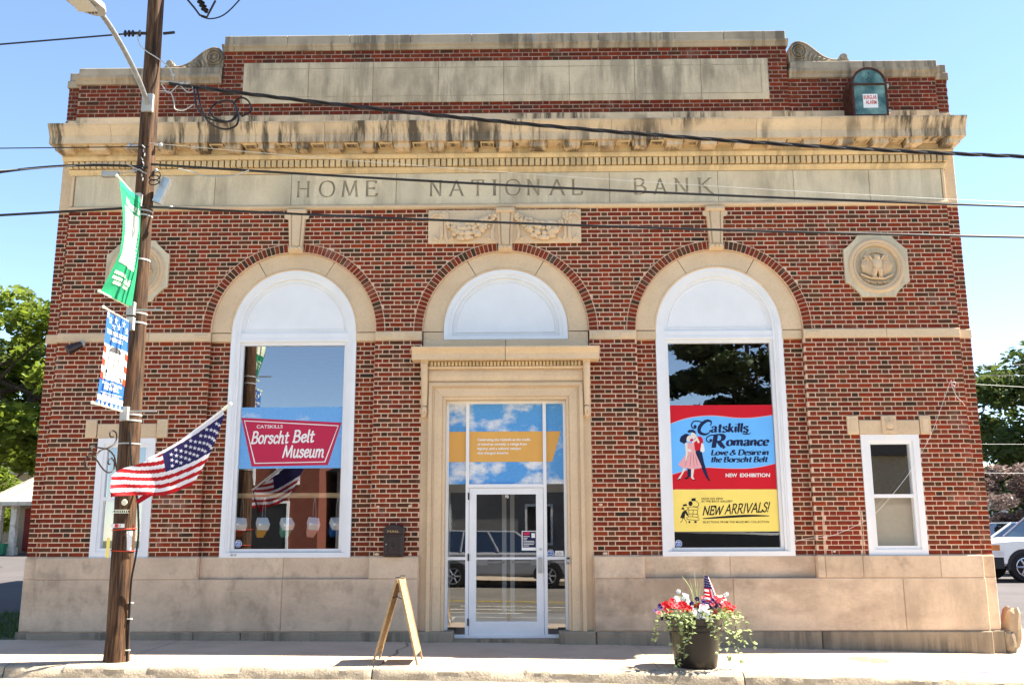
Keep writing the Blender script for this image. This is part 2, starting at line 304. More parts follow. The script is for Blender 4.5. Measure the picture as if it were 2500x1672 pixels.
# ------------------------------------------------------------------ lettering (drawn with pen strokes, or the built-in sans)
c_, l_ = 'c', 'l'
GL = {   # advance, strokes; baseline 0, x-height .66, capitals 1.0
 'a': (.60, [(c_, [(.09, .50), (.16, .63), (.30, .66), (.42, .56), (.43, .3), (.43, .12)]), (c_, [(.43, .38), (.22, .33), (.09, .17), (.17, .02), (.31, .03), (.43, .17)]), (l_, [(.43, .12), (.55, 0)])]),
 'b': (.62, [(l_, [(.12, 1.05), (.12, .02)]), (c_, [(.12, .42), (.28, .64), (.46, .58), (.53, .33), (.44, .06), (.27, 0), (.12, .12)])]),
 'c': (.52, [(c_, [(.45, .50), (.34, .65), (.19, .60), (.09, .34), (.18, .06), (.33, .01), (.47, .14)])]),
 'd': (.62, [(l_, [(.48, 1.05), (.48, .02)]), (c_, [(.48, .45), (.34, .65), (.18, .60), (.09, .33), (.18, .05), (.32, .01), (.48, .18)])]),
 'e': (.54, [(c_, [(.10, .34), (.30, .37), (.46, .44), (.42, .62), (.27, .66), (.12, .52), (.10, .28), (.20, .05), (.34, .01), (.48, .14)])]),
 'f': (.40, [(c_, [(.40, .98), (.28, 1.04), (.2, .9), (.2, .5), (.2, 0)]), (l_, [(.06, .64), (.36, .64)])]),
 'h': (.64, [(l_, [(.12, 1.05), (.12, 0)]), (c_, [(.12, .42), (.28, .64), (.42, .62), (.47, .46), (.47, .2), (.47, 0)]), (l_, [(.47, .04), (.58, 0)])]),
 'i': (.26, [(l_, [(.12, .66), (.12, .08)]), (l_, [(.12, .08), (.22, 0)]), (l_, [(.12, .86), (.13, .92)])]),
 'k': (.58, [(l_, [(.12, 1.05), (.12, 0)]), (l_, [(.46, .64), (.14, .32)]), (l_, [(.24, .40), (.40, .10), (.54, 0)])]),
 'l': (.26, [(l_, [(.12, 1.05), (.12, .08)]), (l_, [(.12, .08), (.22, 0)])]),
 'm': (.96, [(l_, [(.12, .66), (.12, 0)]), (c_, [(.12, .42), (.27, .64), (.40, .62), (.45, .46), (.45, .2), (.45, 0)]), (c_, [(.45, .42), (.60, .64), (.73, .62), (.78, .46), (.78, .2), (.78, .05)]), (l_, [(.78, .05), (.90, 0)])]),
 'n': (.64, [(l_, [(.12, .66), (.12, 0)]), (c_, [(.12, .42), (.28, .64), (.42, .62), (.47, .46), (.47, .2), (.47, .05)]), (l_, [(.47, .05), (.59, 0)])]),
 'o': (.60, [('o', [(.30, .66), (.13, .56), (.08, .33), (.14, .09), (.30, 0), (.46, .1), (.52, .33), (.46, .57)])]),
 'r': (.46, [(l_, [(.12, .66), (.12, 0)]), (c_, [(.12, .40), (.24, .60), (.36, .66), (.44, .58)])]),
 's': (.50, [(c_, [(.42, .54), (.30, .66), (.13, .60), (.13, .45), (.29, .35), (.43, .22), (.38, .05), (.21, 0), (.07, .12)])]),
 't': (.42, [(l_, [(.2, .92), (.2, .14)]), (c_, [(.2, .15), (.25, .01), (.40, .08)]), (l_, [(.05, .64), (.38, .66)])]),
 'u': (.64, [(c_, [(.12, .66), (.12, .3), (.15, .05), (.28, 0), (.42, .12), (.48, .3)]), (l_, [(.48, .66), (.48, .06)]), (l_, [(.48, .06), (.60, 0)])]),
 'v': (.54, [(c_, [(.06, .64), (.16, .4), (.25, .02)]), (c_, [(.25, .02), (.40, .30), (.46, .64)])]),
 'A': (.86, [(l_, [(.06, 0), (.41, 1.0)]), (l_, [(.41, 1.0), (.78, 0)]), (l_, [(.19, .36), (.64, .36)])], [(.06, 0), (.78, 0)]),
 'B': (.72, [(l_, [(.14, 1.0), (.14, 0)]), (c_, [(.10, .99), (.38, 1.0), (.54, .88), (.52, .66), (.36, .54), (.14, .53)]), (c_, [(.30, .53), (.52, .50), (.64, .30), (.54, .06), (.32, 0), (.08, .01)])]),
 'C': (.80, [(c_, [(.72, .78), (.62, .96), (.44, 1.0), (.20, .88), (.09, .50), (.20, .12), (.46, 0), (.66, .06), (.76, .22)])]),
 'D': (.84, [(l_, [(.14, 1.0), (.14, 0)]), (c_, [(.08, .99), (.40, 1.0), (.68, .82), (.76, .50), (.66, .16), (.40, 0), (.08, .01)])]),
 'E': (.66, [(l_, [(.14, 1.0), (.14, 0)]), (l_, [(.08, .985), (.58, .985)]), (l_, [(.14, .52), (.48, .52)]), (l_, [(.08, .015), (.62, .015)]), (l_, [(.58, 1.0), (.58, .84)]), (l_, [(.62, 0), (.64, .2)]), (l_, [(.48, .6), (.48, .44)])]),
 'H': (.90, [(l_, [(.14, 1.0), (.14, 0)]), (l_, [(.74, 1.0), (.74, 0)]), (l_, [(.14, .52), (.74, .52)])], [(.14, 0), (.14, 1), (.74, 0), (.74, 1)]),
 'I': (.34, [(l_, [(.16, 1.0), (.16, 0)])], [(.16, 0), (.16, 1)]),
 'K': (.86, [(l_, [(.14, 1.0), (.14, 0)]), (l_, [(.66, 1.0), (.16, .46)]), (l_, [(.28, .58), (.74, .02), (.84, 0)])], [(.14, 0), (.14, 1), (.66, 1)]),
 'L': (.64, [(l_, [(.14, 1.0), (.14, 0)]), (l_, [(.06, .015), (.60, .015)]), (l_, [(.60, 0), (.63, .24)])], [(.14, 1)]),
 'M': (1.06, [(l_, [(.10, 0), (.20, 1.0)]), (l_, [(.20, 1.0), (.52, .06)]), (l_, [(.52, .06), (.84, 1.0)]), (l_, [(.84, 1.0), (.94, 0)])], [(.10, 0), (.94, 0), (.18, 1), (.86, 1)]),
 'N': (.92, [(l_, [(.14, 0), (.14, 1.0)]), (l_, [(.12, 1.0), (.76, 0)]), (l_, [(.76, 0), (.76, 1.0)])], [(.14, 0), (.10, 1), (.76, 1)]),
 'O': (.96, [('o', [(.48, 1.0), (.18, .88), (.06, .50), (.18, .12), (.48, 0), (.78, .12), (.90, .50), (.78, .88)])]),
 'R': (.80, [(l_, [(.14, 1.0), (.14, 0)]), (c_, [(.08, .99), (.40, 1.0), (.56, .86), (.54, .62), (.36, .50), (.14, .49)]), (l_, [(.34, .50), (.62, .06), (.74, 0)])]),
 'S': (.62, [(c_, [(.52, .84), (.38, 1.0), (.17, .93), (.14, .70), (.34, .54), (.54, .36), (.50, .08), (.28, 0), (.08, .14)])]),
 'T': (.76, [(l_, [(.38, 1.0), (.38, 0)]), (l_, [(.06, .985), (.70, .985)]), (l_, [(.06, 1), (.05, .82)]), (l_, [(.70, 1), (.71, .82)])], [(.38, 0)]),
 'V': (.80, [(l_, [(.04, 1.0), (.38, 0)]), (l_, [(.38, 0), (.74, 1.0)])]),
 'W': (1.10, [(l_, [(.04, 1.0), (.28, 0)]), (l_, [(.28, 0), (.54, .9)]), (l_, [(.54, .9), (.78, 0)]), (l_, [(.78, 0), (1.06, 1.0)])]),
 '&': (.86, [(c_, [(.78, .10), (.56, .36), (.30, .70), (.34, .96), (.52, .94), (.52, .72), (.22, .46), (.08, .22), (.22, .0), (.48, .04), (.66, .26), (.70, .46)])]),
 '!': (.32, [(l_, [(.16, 1.0), (.14, .30)]), (l_, [(.13, .06), (.135, .0)])]),
 ' ': (.36, []),
}
def pen_letters(text, thick, thin, nib=20., mono=False, space=.0, serif=False, k=7):
    """flat quads [(4 pts)...] of pen-drawn text, baseline 0, capitals 1 high; returns quads and width"""
    Q = []; x = 0.
    def hw(d):
        if mono: return thick/2
        a = math.atan2(d.y, d.x)-R(nib); return .5*(thin+(thick-thin)*abs(math.sin(a)))
    def lay(P, closed=False):
        n = len(P); L, Rr = [], []
        for i in range(n):
            d = (P[(i+1) % n]-P[i-1]) if closed else (P[min(n-1, i+1)]-P[max(0, i-1)])
            if d.length < 1e-9: d = Vector((1, 0))
            d = d.normalized(); nn = Vector((-d.y, d.x))*hw(d); L.append(P[i]+nn); Rr.append(P[i]-nn)
        for i in range(n if closed else n-1):
            j = (i+1) % n; Q.append((Rr[i], Rr[j], L[j], L[i]))
        if mono:
            for e in (() if closed else (P[0], P[-1])):
                ring = [e+Vector((math.cos(t*math.pi/4), math.sin(t*math.pi/4)))*thick/2 for t in range(8)]
                Q.append(tuple(ring))
    for ch in text:
        g = GL[ch]
        for st in g[1]:
            P = [Vector((p[0]+x, p[1])) for p in st[1]]
            if st[0] == 'c': P = crom(P, k)
            elif st[0] == 'o': P = crom(P, k, True)
            if st[0] == 'o': lay(P, True)
            elif st[0] == 'l':
                for a, b in zip(P[:-1], P[1:]): lay([a, b])
            else: lay(P)
        if serif and len(g) > 2:
            for (sx, sz) in g[2]:
                Q.append((Vector((x+sx-.10, sz-thin*.4)), Vector((x+sx+.10, sz-thin*.4)), Vector((x+sx+.10, sz+thin*.4)), Vector((x+sx-.10, sz+thin*.4))))
        x += g[0]+space
    return Q, x
LIFT = [0]
def lay_letters(mb, text, x0, x1, z0, cap, y, shear=0., m=0, rise=0., wmap=None, **k):
    Q, w = pen_letters(text, **k); sx = (x1-x0)/w
    for q in Q:
        P = []
        for p in q:
            px = x0+p.x*sx+p.y*cap*shear; pz = z0+p.y*cap+rise*(px-x0)
            P.append((px, y, pz) if wmap is None else wmap(px, pz))
        LIFT[0] = (LIFT[0]+1) % 47; P = [(a_[0], a_[1]-LIFT[0]*2.2e-5, a_[2]) for a_ in P]
        mb.add(P, [tuple(range(len(P)))], m)

def sans(mb, text, x0, z0, cap, y, x1=None, bold=0., shear=0., m=0, wmap=None, align='l'):
    cu = bpy.data.curves.new('t', 'FONT'); cu.body = text; cu.offset = bold; cu.shear = shear; cu.resolution_u = 3
    o = bpy.data.objects.new('t', cu); col.objects.link(o)
    dg = bpy.context.evaluated_depsgraph_get(); me = bpy.data.meshes.new_from_object(o.evaluated_get(dg))
    n = len(me.vertices); co = np.zeros(n*3); me.vertices.foreach_get('co', co); co = co.reshape(-1, 3)
    fs = [tuple(p.vertices) for p in me.polygons]
    bpy.data.objects.remove(o); bpy.data.curves.remove(cu); bpy.data.meshes.remove(me)
    s = cap/.70; mn, mx_ = co[:, 0].min(), co[:, 0].max(); sx = s if x1 is None else (x1-x0)/(mx_-mn)
    off = x0 if align == 'l' or x1 is not None else x0-(mx_-mn)*sx/2
    P = []
    for a in co:
        px, pz = off+(a[0]-mn)*sx, z0+a[1]*s
        P.append((px, y, pz) if wmap is None else wmap(px, pz))
    mb.add(P, fs, m)
# ================================================================== THE SETTING
C = .0677                        # one brick course
def sz(x):                       # the sidewalk falls gently to the right
    x = max(-7.0, min(9.0, x)); return -.0154*x-.00115*x*x
KY = -2.66                       # kerb face
def sheet(name, x0, x1, y0, y1, zf, m, nx=20, ny=2, parent=None, thick=0., **tags):
    mb = MB(); vs_ = [(x0+(x1-x0)*i/nx, y0+(y1-y0)*j/ny, 0) for j in range(ny+1) for i in range(nx+1)]
    vs_ = [(a, b, zf(a, b)) for a, b, _ in vs_]
    mb.add(vs_, [(j*(nx+1)+i, j*(nx+1)+i+1, (j+1)*(nx+1)+i+1, (j+1)*(nx+1)+i) for j in range(ny) for i in range(nx)])
    if thick:
        for (y, ) in ((y0,), (y1,)): mb.strip([(x0+(x1-x0)*i/nx, y, zf(x0+(x1-x0)*i/nx, y)) for i in range(nx+1)], [(x0+(x1-x0)*i/nx, y, zf(x0+(x1-x0)*i/nx, y)-thick) for i in range(nx+1)])
        for x in (x0, x1): mb.strip([(x, y0, zf(x, y0)), (x, y1, zf(x, y1))], [(x, y0, zf(x, y0)-thick), (x, y1, zf(x, y1)-thick)])
    return mb.build(name, m, parent, **tags)
# one sheet of ground out to the horizon
def zg(x, y): return -.75 if y < 40 else -.75+.02*(y-40)
sheet('ground', -300, 300, -300, 320, zg, M_soil, 12, 40, kind='structure')
sheet('road', -60, 60, -17.2, KY-.32, lambda x, y: sz(x)-.135, M_asph, 60, 2, kind='structure')
sheet('gutter', -60, 60, KY-.32, KY+.05, lambda x, y: sz(x)-.128-.012*(y-KY)/-.32, M_gutter, 80, 2, kind='structure')
for yy in (-9.62, -9.4): sheet('road_marking', -60, 60, yy-.05, yy+.05, lambda x, y: sz(x)-.131, M_yel, 60, 1, kind='structure')
for xx in (-7.3, -1.2, 4.9): sheet('road_marking', xx, xx+.1, -5.1, KY-.33, lambda x, y: sz(x)-.1305, M_line, 1, 1, kind='structure')
sheet('road_marking', -60, 60, -5.2, -5.1, lambda x, y: sz(x)-.131, M_line, 60, 1, kind='structure')
for k in range(3): sheet('road_marking', -2.2+.5*k, .2+.6*k, -6.2-k*.9, -6.0-k*.9, lambda x, y: sz(x)-.130, M_line, 4, 1, kind='structure')
# sidewalk: slabs with open joints and one wide crack
sw = bpy.data.objects.new('sidewalk', None); col.objects.link(sw); sw['kind'] = 'structure'
sheet('joint_bed', -40, 40, KY+.14, .02, lambda x, y: sz(x)-.02, M_plinth, 60, 1, sw)
xs = [-40]+[-1.36-3.155*k for k in range(8, 0, -1)]+[-1.36+3.155*k for k in range(0, 8)]+[40]
for i, (a, b) in enumerate(zip(xs[:-1], xs[1:])):
    g = .004 if a != -1.36 else .016
    n = max(3, int((b-a)/.5)); mb = MB(); y0, y1 = KY+.15, -.02
    # ragged left edge where the slab is cracked
    ys = [y0+(y1-y0)*j/10 for j in range(11)]
    ex = [a+g+(.03*math.sin(j*1.9)+.018*math.sin(j*4.1)+.09*(j/10-.5) if a == -1.36 else 0) for j in range(11)]
    ex2 = [b-.004-(.0 if b != -1.36 else .0)+(.03*math.sin(j*1.9)+.018*math.sin(j*4.1)+.09*(j/10-.5)-.012 if b == -1.36 else 0) for j in range(11)]
    vs_ = [(ex[j]+(ex2[j]-ex[j])*t/n, ys[j]) for j in range(11) for t in range(n+1)]
    mb.add([(x, y, sz(x)+.0005*((i*7) % 5)) for x, y in vs_], [(j*(n+1)+t, j*(n+1)+t+1, (j+1)*(n+1)+t+1, (j+1)*(n+1)+t) for j in range(10) for t in range(n)])
    mb.strip([(ex[j], ys[j], sz(ex[j])) for j in range(11)], [(ex[j], ys[j], sz(ex[j])-.03) for j in range(11)])
    mb.strip([(ex2[j], ys[j], sz(ex2[j])) for j in range(11)], [(ex2[j], ys[j], sz(ex2[j])-.03) for j in range(11)])
    mb.build('paving_slab', M_conc, sw)
# kerb: worn stones with a rounded nose
kb = bpy.data.objects.new('kerb', None); col.objects.link(kb); kb['kind'] = 'structure'
kx = [-5.6+4.15*k for k in range(-6, 9)]
for a, b in zip(kx[:-1], kx[1:]):
    n = int((b-a)/.04); rows = []
    prof = [(KY+.152, .0), (KY+.07, -.001), (KY+.035, -.012), (KY+.012, -.035), (KY+.002, -.07), (KY-.012, -.11), (KY-.02, -.18)]
    for i in range(n+1):
        x = a+.008+(b-a-.016)*i/n; e = min(i, n-i)
        row = []
        for j, (y, z) in enumerate(prof):
            w = mnoise.noise(Vector((x*1.7, j*.6, 3.1)))*.018+mnoise.noise(Vector((x*7, j*1.3, 9.)))*.012
            chip = (-.03 if mnoise.noise(Vector((x*2.3, 5.5, 0))) > .42 else 0)*(j in (1, 2, 3))
            dd = (.02 if e == 0 else .008 if e == 1 else 0)
            row.append((x, y+(w if 0 < j else 0)+dd*(j > 1)-chip*.6, sz(x)+z+(w*.4-dd*.4+chip*.4 if 0 < j < 6 else 0)))
        rows.append(row)
    mb = MB()
    for r0, r1 in zip(rows[:-1], rows[1:]): mb.strip(r0, r1)
    mb.add(rows[0]+[(rows[0][0][0], KY+.15, -.4)], [tuple(range(len(prof)+1))]); mb.add(rows[-1]+[(rows[-1][0][0], KY+.15, -.4)], [tuple(range(len(prof)+1))])
    mb.build('kerb_stone', M_kerb, kb, smooth=True)
# left: driveway, grass; right: lot, gravel strip
def zl(x, y): return .04+(.030*max(0, y-1.0))
sheet('driveway', -60, -6.9, .9, 46, lambda x, y: zl(x, y), M_asph2, 12, 24, kind='structure')
sheet('grass_bed', -40, -6.88, -.03, 3.6, lambda x, y: zl(x, y)+.02+.03*mnoise.noise(Vector((x, y, 0)))*(x < -7), M_soil, 60, 12, kind='structure')
def zr(x, y): return -.17+.30*min(1, max(0, y)/13)
sheet('parking_lot', 6.9, 70, 2.6, 60, lambda x, y: zr(x, y), M_asph2, 12, 24, kind='structure')
sheet('gravel_strip', 6.86, 40, -.03, 2.75, lambda x, y: zr(x, y)+.014-.008*(y > 2.3)+.012*mnoise.noise(Vector((x*3, y*3, 1))), M_gravel, 110, 12, kind='structure')
sheet('far_path', -60, -12, 30.5, 33, lambda x, y: zl(x, y)+.12, M_conc, 6, 2, kind='structure', thick=.14)
# blades of grass by the driveway
mb = MB()
for k in range(5200):
    x = -6.95-6.5*rnd.random()**1.3; y = .05+3.4*rnd.random(); h = rnd.uniform(.04, .12); a = rnd.random()*6.28; w = .006
    z = zl(x, y)+.02; dx, dy = math.cos(a), math.sin(a)
    mb.add([(x-dx*w, y-dy*w, z), (x+dx*w, y+dy*w, z), (x+dy*.04*rnd.random(), y-dx*.03, z+h)], [(0, 1, 2)])
mb.build('grass', M_grass, recalc=False, kind='stuff')

# ================================================================== THE BANK BUILDING
bank = thing('bank_building', 'old red brick and limestone bank building with three tall arches', 'building')
def st(name, x0, x1, z0, z1, y0, y1, m, ch=.006, g=.003, parent=None, **k):
    return MB().cpoly(rect(x0+g, x1-g, z0+g, z1-g), y0, y1, ch).build(name, m, parent or bank, **k)
AX = (-3.155, 0., 3.155); SP = 1.17+48*C; RA = 1.226
# ---- bricks
RED = [(.235, .028, .009), (.28, .036, .009), (.205, .034, .011), (.245, .048, .015), (.30, .040, .009), (.19, .027, .010)]
BRN = [(.135, .047, .018), (.115, .042, .018), (.155, .046, .018), (.10, .034, .014)]
DRK = [(.05, .027, .015), (.07, .038, .018)]
NEWR = [(.26, .03, .012), (.23, .034, .016)]
def tone(head):
    r = rnd.random()
    if head: base = rnd.choice(RED) if r < .48 else rnd.choice(BRN) if r < .93 else rnd.choice(DRK)
    else: base = rnd.choice(RED) if r < .80 else rnd.choice(BRN) if r < .975 else rnd.choice(DRK)
    k = rnd.uniform(.86, 1.14); return tuple(v*k for v in base)
def clip(poly, nx, nz, d):
    out = []
    for i in range(len(poly)):
        a, b = poly[i-1], poly[i]; da, db = a[0]*nx+a[1]*nz-d, b[0]*nx+b[1]*nz-d
        if (da >= 0) != (db >= 0):
            t = da/(da-db); out.append((a[0]+(b[0]-a[0])*t, a[1]+(b[1]-a[1])*t))
        if db >= 0: out.append(b)
    return out
def area(p): return .5*sum(p[i-1][0]*p[i][1]-p[i][0]*p[i-1][1] for i in range(len(p)))
BR = []            # every wall brick: polygon, y, depth, tone, whole?
def course(z, k, x0, x1, y, depth_fn=None, holes=(), off=0., circ=True, tones=None):
    per = .311; sh = off+(.1555 if k % 2 else 0.); n0 = int((x0-sh)/per)-2
    for n in range(n0, n0+int((x1-x0)/per)+5):
        for (a, w, head) in ((0, .1965, False), (.211, .0855, True)):
            xa = n*per+sh+a; xb = xa+w; whole = True
            for side in (0, 1):
                pass
            if xb < x0+.01 or xa > x1-.01: continue
            if xa < x0: xa = x0; whole = False
            if xb > x1: xb = x1; whole = False
            segs = [(xa, xb)]
            for (h0, h1, hz0, hz1) in holes:
                if z+C*.5 < hz0 or z+C*.5 > hz1: continue
                ns = []
                for (p, q) in segs:
                    if q <= h0 or p >= h1: ns.append((p, q)); continue
                    whole = False
                    if p < h0: ns.append((p, h0))
                    if q > h1: ns.append((h1, q))
                segs = ns
            for (p, q) in segs:
                if q-p < .022: continue
                j = rnd.uniform(-.0012, .0012)
                poly = rect(p+j, q+j, z+.0085+rnd.uniform(-.001, .001), z+.0085+.0515+rnd.uniform(-.001, .001)); w2 = whole
                if circ and z > SP-.02:
                    for cx in AX:
                        ro = 1.371; mx = (p+q)/2-cx; mz = z+C/2-SP; d = math.hypot(mx, mz)
                        if d < ro-.02 and max(math.hypot(xx-cx, zz-SP) for xx, zz in poly) < ro: poly = []; break
                        if d < ro+.16:
                            ux, uz = mx/d, mz/d; A0 = area(poly); poly = clip(poly, ux, uz, ux*cx+uz*SP+ro)
                            if len(poly) < 3: poly = []; break
                            if area(poly) < A0-1e-6: w2 = False
                if len(poly) < 3 or area(poly) < .0007: continue
                dep = .02
                if depth_fn: dep = depth_fn(p, q)
                BR.append((poly, y+rnd.uniform(-.0015, .0015), dep, tones() if tones else tone(head), w2 and not head and dep < .05))
holes_main = [(-4.381, -1.929, 0, SP), (1.929, 4.381, 0, SP), (-1.237, 1.237, 0, SP), (5.10, 5.942, 0, 2.862), (-5.932, -5.088, 0, 2.862),
              (4.50, 5.03, 0, 1.17+9*C)]
def edge_depth(p, q): return .112 if any(abs(v-e) < .004 for v in (p, q) for e in (-4.381, -1.929, 1.929, 4.381, -6.67, 6.672)) else .02
for k in range(76):
    if k in (46, 47): continue
    z = 1.17+k*C
    course(z, k, -6.668, 6.668, 0., edge_depth, holes_main)
    for s in (-1, 1): course(z, k+1, min(s*6.672, s*6.876), max(s*6.672, s*6.876), .10, None, (), .05, False)
    if k < 46:
        for cx in (-3.155, 3.155):
            course(z, k, cx-1.226, cx-.93, .10, None, (), .11 if cx < 0 else 0, False)
            course(z, k, cx+.93, cx+1.226, .10, None, (), .02, False)
    if k < 9: course(z, k, 4.515, 5.015, -.004, None, (), .03, False, lambda: rnd.choice(NEWR))
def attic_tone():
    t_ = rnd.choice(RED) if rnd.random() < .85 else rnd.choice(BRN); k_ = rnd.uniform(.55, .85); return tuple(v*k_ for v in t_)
panel_hole = [(-4.112, 4.102, 8.05, 8.75)]
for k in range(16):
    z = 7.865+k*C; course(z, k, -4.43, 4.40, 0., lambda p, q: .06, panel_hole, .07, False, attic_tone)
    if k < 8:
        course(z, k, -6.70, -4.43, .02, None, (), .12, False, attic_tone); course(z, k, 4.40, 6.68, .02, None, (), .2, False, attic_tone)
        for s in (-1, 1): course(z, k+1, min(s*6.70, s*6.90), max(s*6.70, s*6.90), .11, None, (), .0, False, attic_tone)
def tone_mesh(mb, tones, name):
    me = mb.mesh(name, M_brick); a = me.attributes.new('tone', 'FLOAT_COLOR', 'POINT')
    a.data.foreach_set('color', np.array([(*t, 1.) for t in tones], dtype=np.float32).ravel()); return me
def show(b):
    cx = sum(p[0] for p in b[0])/len(b[0]); cz = sum(p[1] for p in b[0])/len(b[0]); return (Vector((cx, b[1], cz))-CAM).length
whole = sorted([b for b in BR if b[4]], key=show)[:300]; ids = {id(b) for b in whole}
variants = []
for t in RED+BRN+DRK[:1]:
    for v in range(2):
        q = random.Random(len(variants)); w, h = .0982, .0257
        mb = MB().cpoly([(-w+q.uniform(-.002, .002), -h+q.uniform(-.001, .001)), (w+q.uniform(-.002, .002), -h+q.uniform(-.001, .001)), (w+q.uniform(-.002, .002), h+q.uniform(-.001, .001)), (-w+q.uniform(-.002, .002), h+q.uniform(-.001, .001))], 0, .02, .0045)
        variants.append((t, tone_mesh(mb, [t]*len(mb.v), 'brick')))
def nearest_variant(t):
    s = sorted(variants, key=lambda v: sum(abs(a-b) for a, b in zip(v[0], t))); return s[rnd.randint(0, 1)][1]
for b in whole:
    o = link('brick', nearest_variant(b[3]), bank)
    o.location = ((b[0][0][0]+b[0][1][0])/2, b[1], (b[0][0][1]+b[0][2][1])/2); o.rotation_euler = (0, rnd.uniform(-.006, .006), 0)
mb = MB(); tn = []
for b in BR:
    if id(b) in ids: continue
    n0 = len(mb.v); mb.cpoly(b[0], b[1], b[1]+b[2], .0045); tn += [b[3]]*(len(mb.v)-n0)
link('brick_courses', tone_mesh(mb, tn, 'brick_courses'), bank, kind='stuff')
# ---- arch bricks, each its own part
ring_var = []
for t in RED[:4]+BRN[:2]+DRK[1:]:
    a0 = math.pi/62/2; w0, w1 = 1.237*a0-.0065, 1.357*a0-.0065
    mb = MB().cpoly([(-w0, 1.237), (w0, 1.237), (w1, 1.357), (-w1, 1.357)], -.004, .05, .0045); ring_var.append(tone_mesh(mb, [t]*len(mb.v), 'arch_brick'))
for cx in AX:
    for k in range(62):
        a = (k+.5)/62*180
        if abs(a-90) < 4.0: continue
        o = link('arch_brick', rnd.choice(ring_var[:4]+ring_var), bank); o.location = (cx, rnd.uniform(-.001, .001), SP); o.rotation_euler = (0, R(90-a), 0)
# ---- mortar bed behind the bricks
mb = MB()
def slab(x0, x1, z0, z1, y): mb.add([(x0, y, z0), (x1, y, z0), (x1, y, z1), (x0, y, z1)], [(0, 1, 2, 3)])
ym = .0075; ZT = 6.33
for x0, x1 in ((-6.664, -5.93), (-5.09, -4.379), (-1.931, -1.235), (1.235, 1.931), (4.379, 5.103), (5.94, 6.664)): slab(x0, x1, 1.16, SP, ym)
for x0, x1 in ((-5.93, -5.09), (5.103, 5.94)): slab(x0, x1, 2.85, SP, ym)
brk = [-6.664, -4.384, -1.926, -1.229, 1.229, 1.926, 4.384, 6.664]
for x0, x1 in zip(brk[:-1], brk[1:]):
    cx = next((c for c in AX if x0 < c < x1), None)
    if cx is None: slab(x0, x1, SP, ZT, ym); continue
    n = 72; f = lambda x: SP+math.sqrt(max(0, 1.228**2-(x-cx)**2))
    for i in range(n):
        a = cx-1.229*math.cos(math.pi*i/n); b = cx-1.229*math.cos(math.pi*(i+1)/n)
        mb.add([(a, ym, f(a)), (b, ym, f(b)), (b, ym, ZT), (a, ym, ZT)], [(0, 1, 2, 3)])
        mb.add([(a, ym, f(a)), (b, ym, f(b)), (b, .13, f(b)), (a, .13, f(a))], [(0, 1, 2, 3)])
for e in (-4.388, -1.922, 1.922, 4.388): mb.add([(e, ym, 1.16), (e, .12, 1.16), (e, .12, SP), (e, ym, SP)], [(0, 1, 2, 3)])
for s in (-1, 1):
    slab(s*6.66, s*6.872, 1.16, 7.2, .1085)
    mb.add([(s*6.664, ym, 1.16), (s*6.664, .12, 1.16), (s*6.664, .12, 7.), (s*6.664, ym, 7.)], [(0, 1, 2, 3)])
for cx in (-3.155, 3.155):
    slab(cx-1.228, cx-.925, 1.16, SP-.1, .1085); slab(cx+.925, cx+1.228, 1.16, SP-.1, .1085)
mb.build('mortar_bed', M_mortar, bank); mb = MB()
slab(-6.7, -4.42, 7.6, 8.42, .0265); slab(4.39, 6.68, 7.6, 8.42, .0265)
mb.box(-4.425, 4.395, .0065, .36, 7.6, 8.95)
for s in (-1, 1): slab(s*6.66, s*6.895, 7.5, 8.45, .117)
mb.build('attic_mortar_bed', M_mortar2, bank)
# crumbled pale mortar round the patch of new bricks
mb = MB(); xx = [4.485, 5.045]; 
for k in range(9):
    z = 1.17+k*C
    for xe in xx:
        w = rnd.uniform(.003, .014); mb.cpoly([(xe-w, z), (xe+w*rnd.uniform(.5, 1.3), z+.004), (xe+w*rnd.uniform(.3, 1), z+C), (xe-w*rnd.uniform(.3, 1), z+C)], -.006, .02, .003)
mb.box(4.50, 5.03, .0065, .02, 1.16, 1.17+9*C); mb.build('mortar_patch', M_mortar, bank)
# ---- building body, roof, interior
mb = MB()
for x0, x1 in ((-6.876, -6.80), (6.80, 6.876)): mb.box(x0, x1, .14, 12.2, -.6, 8.4)
mb.box(-6.876, 6.876, 12.1, 12.2, -.6, 8.4); mb.build('side_wall', M_brickside, bank)
MB().box(-6.85, 6.85, .37, 12.15, 7.75, 7.85).build('roof', M_cope, bank)
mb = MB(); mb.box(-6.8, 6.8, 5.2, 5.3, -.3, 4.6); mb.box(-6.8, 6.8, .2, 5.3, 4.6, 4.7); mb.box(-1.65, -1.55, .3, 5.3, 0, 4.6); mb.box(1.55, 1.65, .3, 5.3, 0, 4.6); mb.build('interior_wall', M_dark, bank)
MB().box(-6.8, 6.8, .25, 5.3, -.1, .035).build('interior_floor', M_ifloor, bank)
# ---- base: plinth course, two courses of big limestone blocks
core = MB()
for x0, x1 in ((-6.66, -1.225), (1.225, 6.66)): core.box(x0, x1, -.035, .12, -.6, .862); 
for x0, x1 in ((-6.66, -4.36), (-1.93, -1.225), (1.225, 1.95), (4.36, 6.66)): core.box(x0, x1, -.035, .12, .862, 1.162)
for x0, x1 in ((-4.4, -1.9), (1.9, 4.4)): core.box(x0, x1, .062, .12, .863, 1.152)
for s in (-1, 1): core.box(min(s*6.6, s*6.865), max(s*6.6, s*6.865), .065, .14, -.6, 1.16)
core.build('base_core', M_mortar, bank)
for x0, x1, y in ((-6.665, -4.36, -.05), (-4.36, -3.166, .05), (-3.166, -1.935, .05), (-1.935, -1.232, -.05), (1.232, 1.945, -.05), (1.945, 3.16, .05), (3.16, 4.362, .05), (4.362, 4.47, -.05),
                  (4.47, 4.995, -.05), (4.995, 6.071, -.05), (6.071, 6.672, -.05)): st('base_stone', x0, x1, .862, 1.167, y, .11, M_base, .008, .0025)
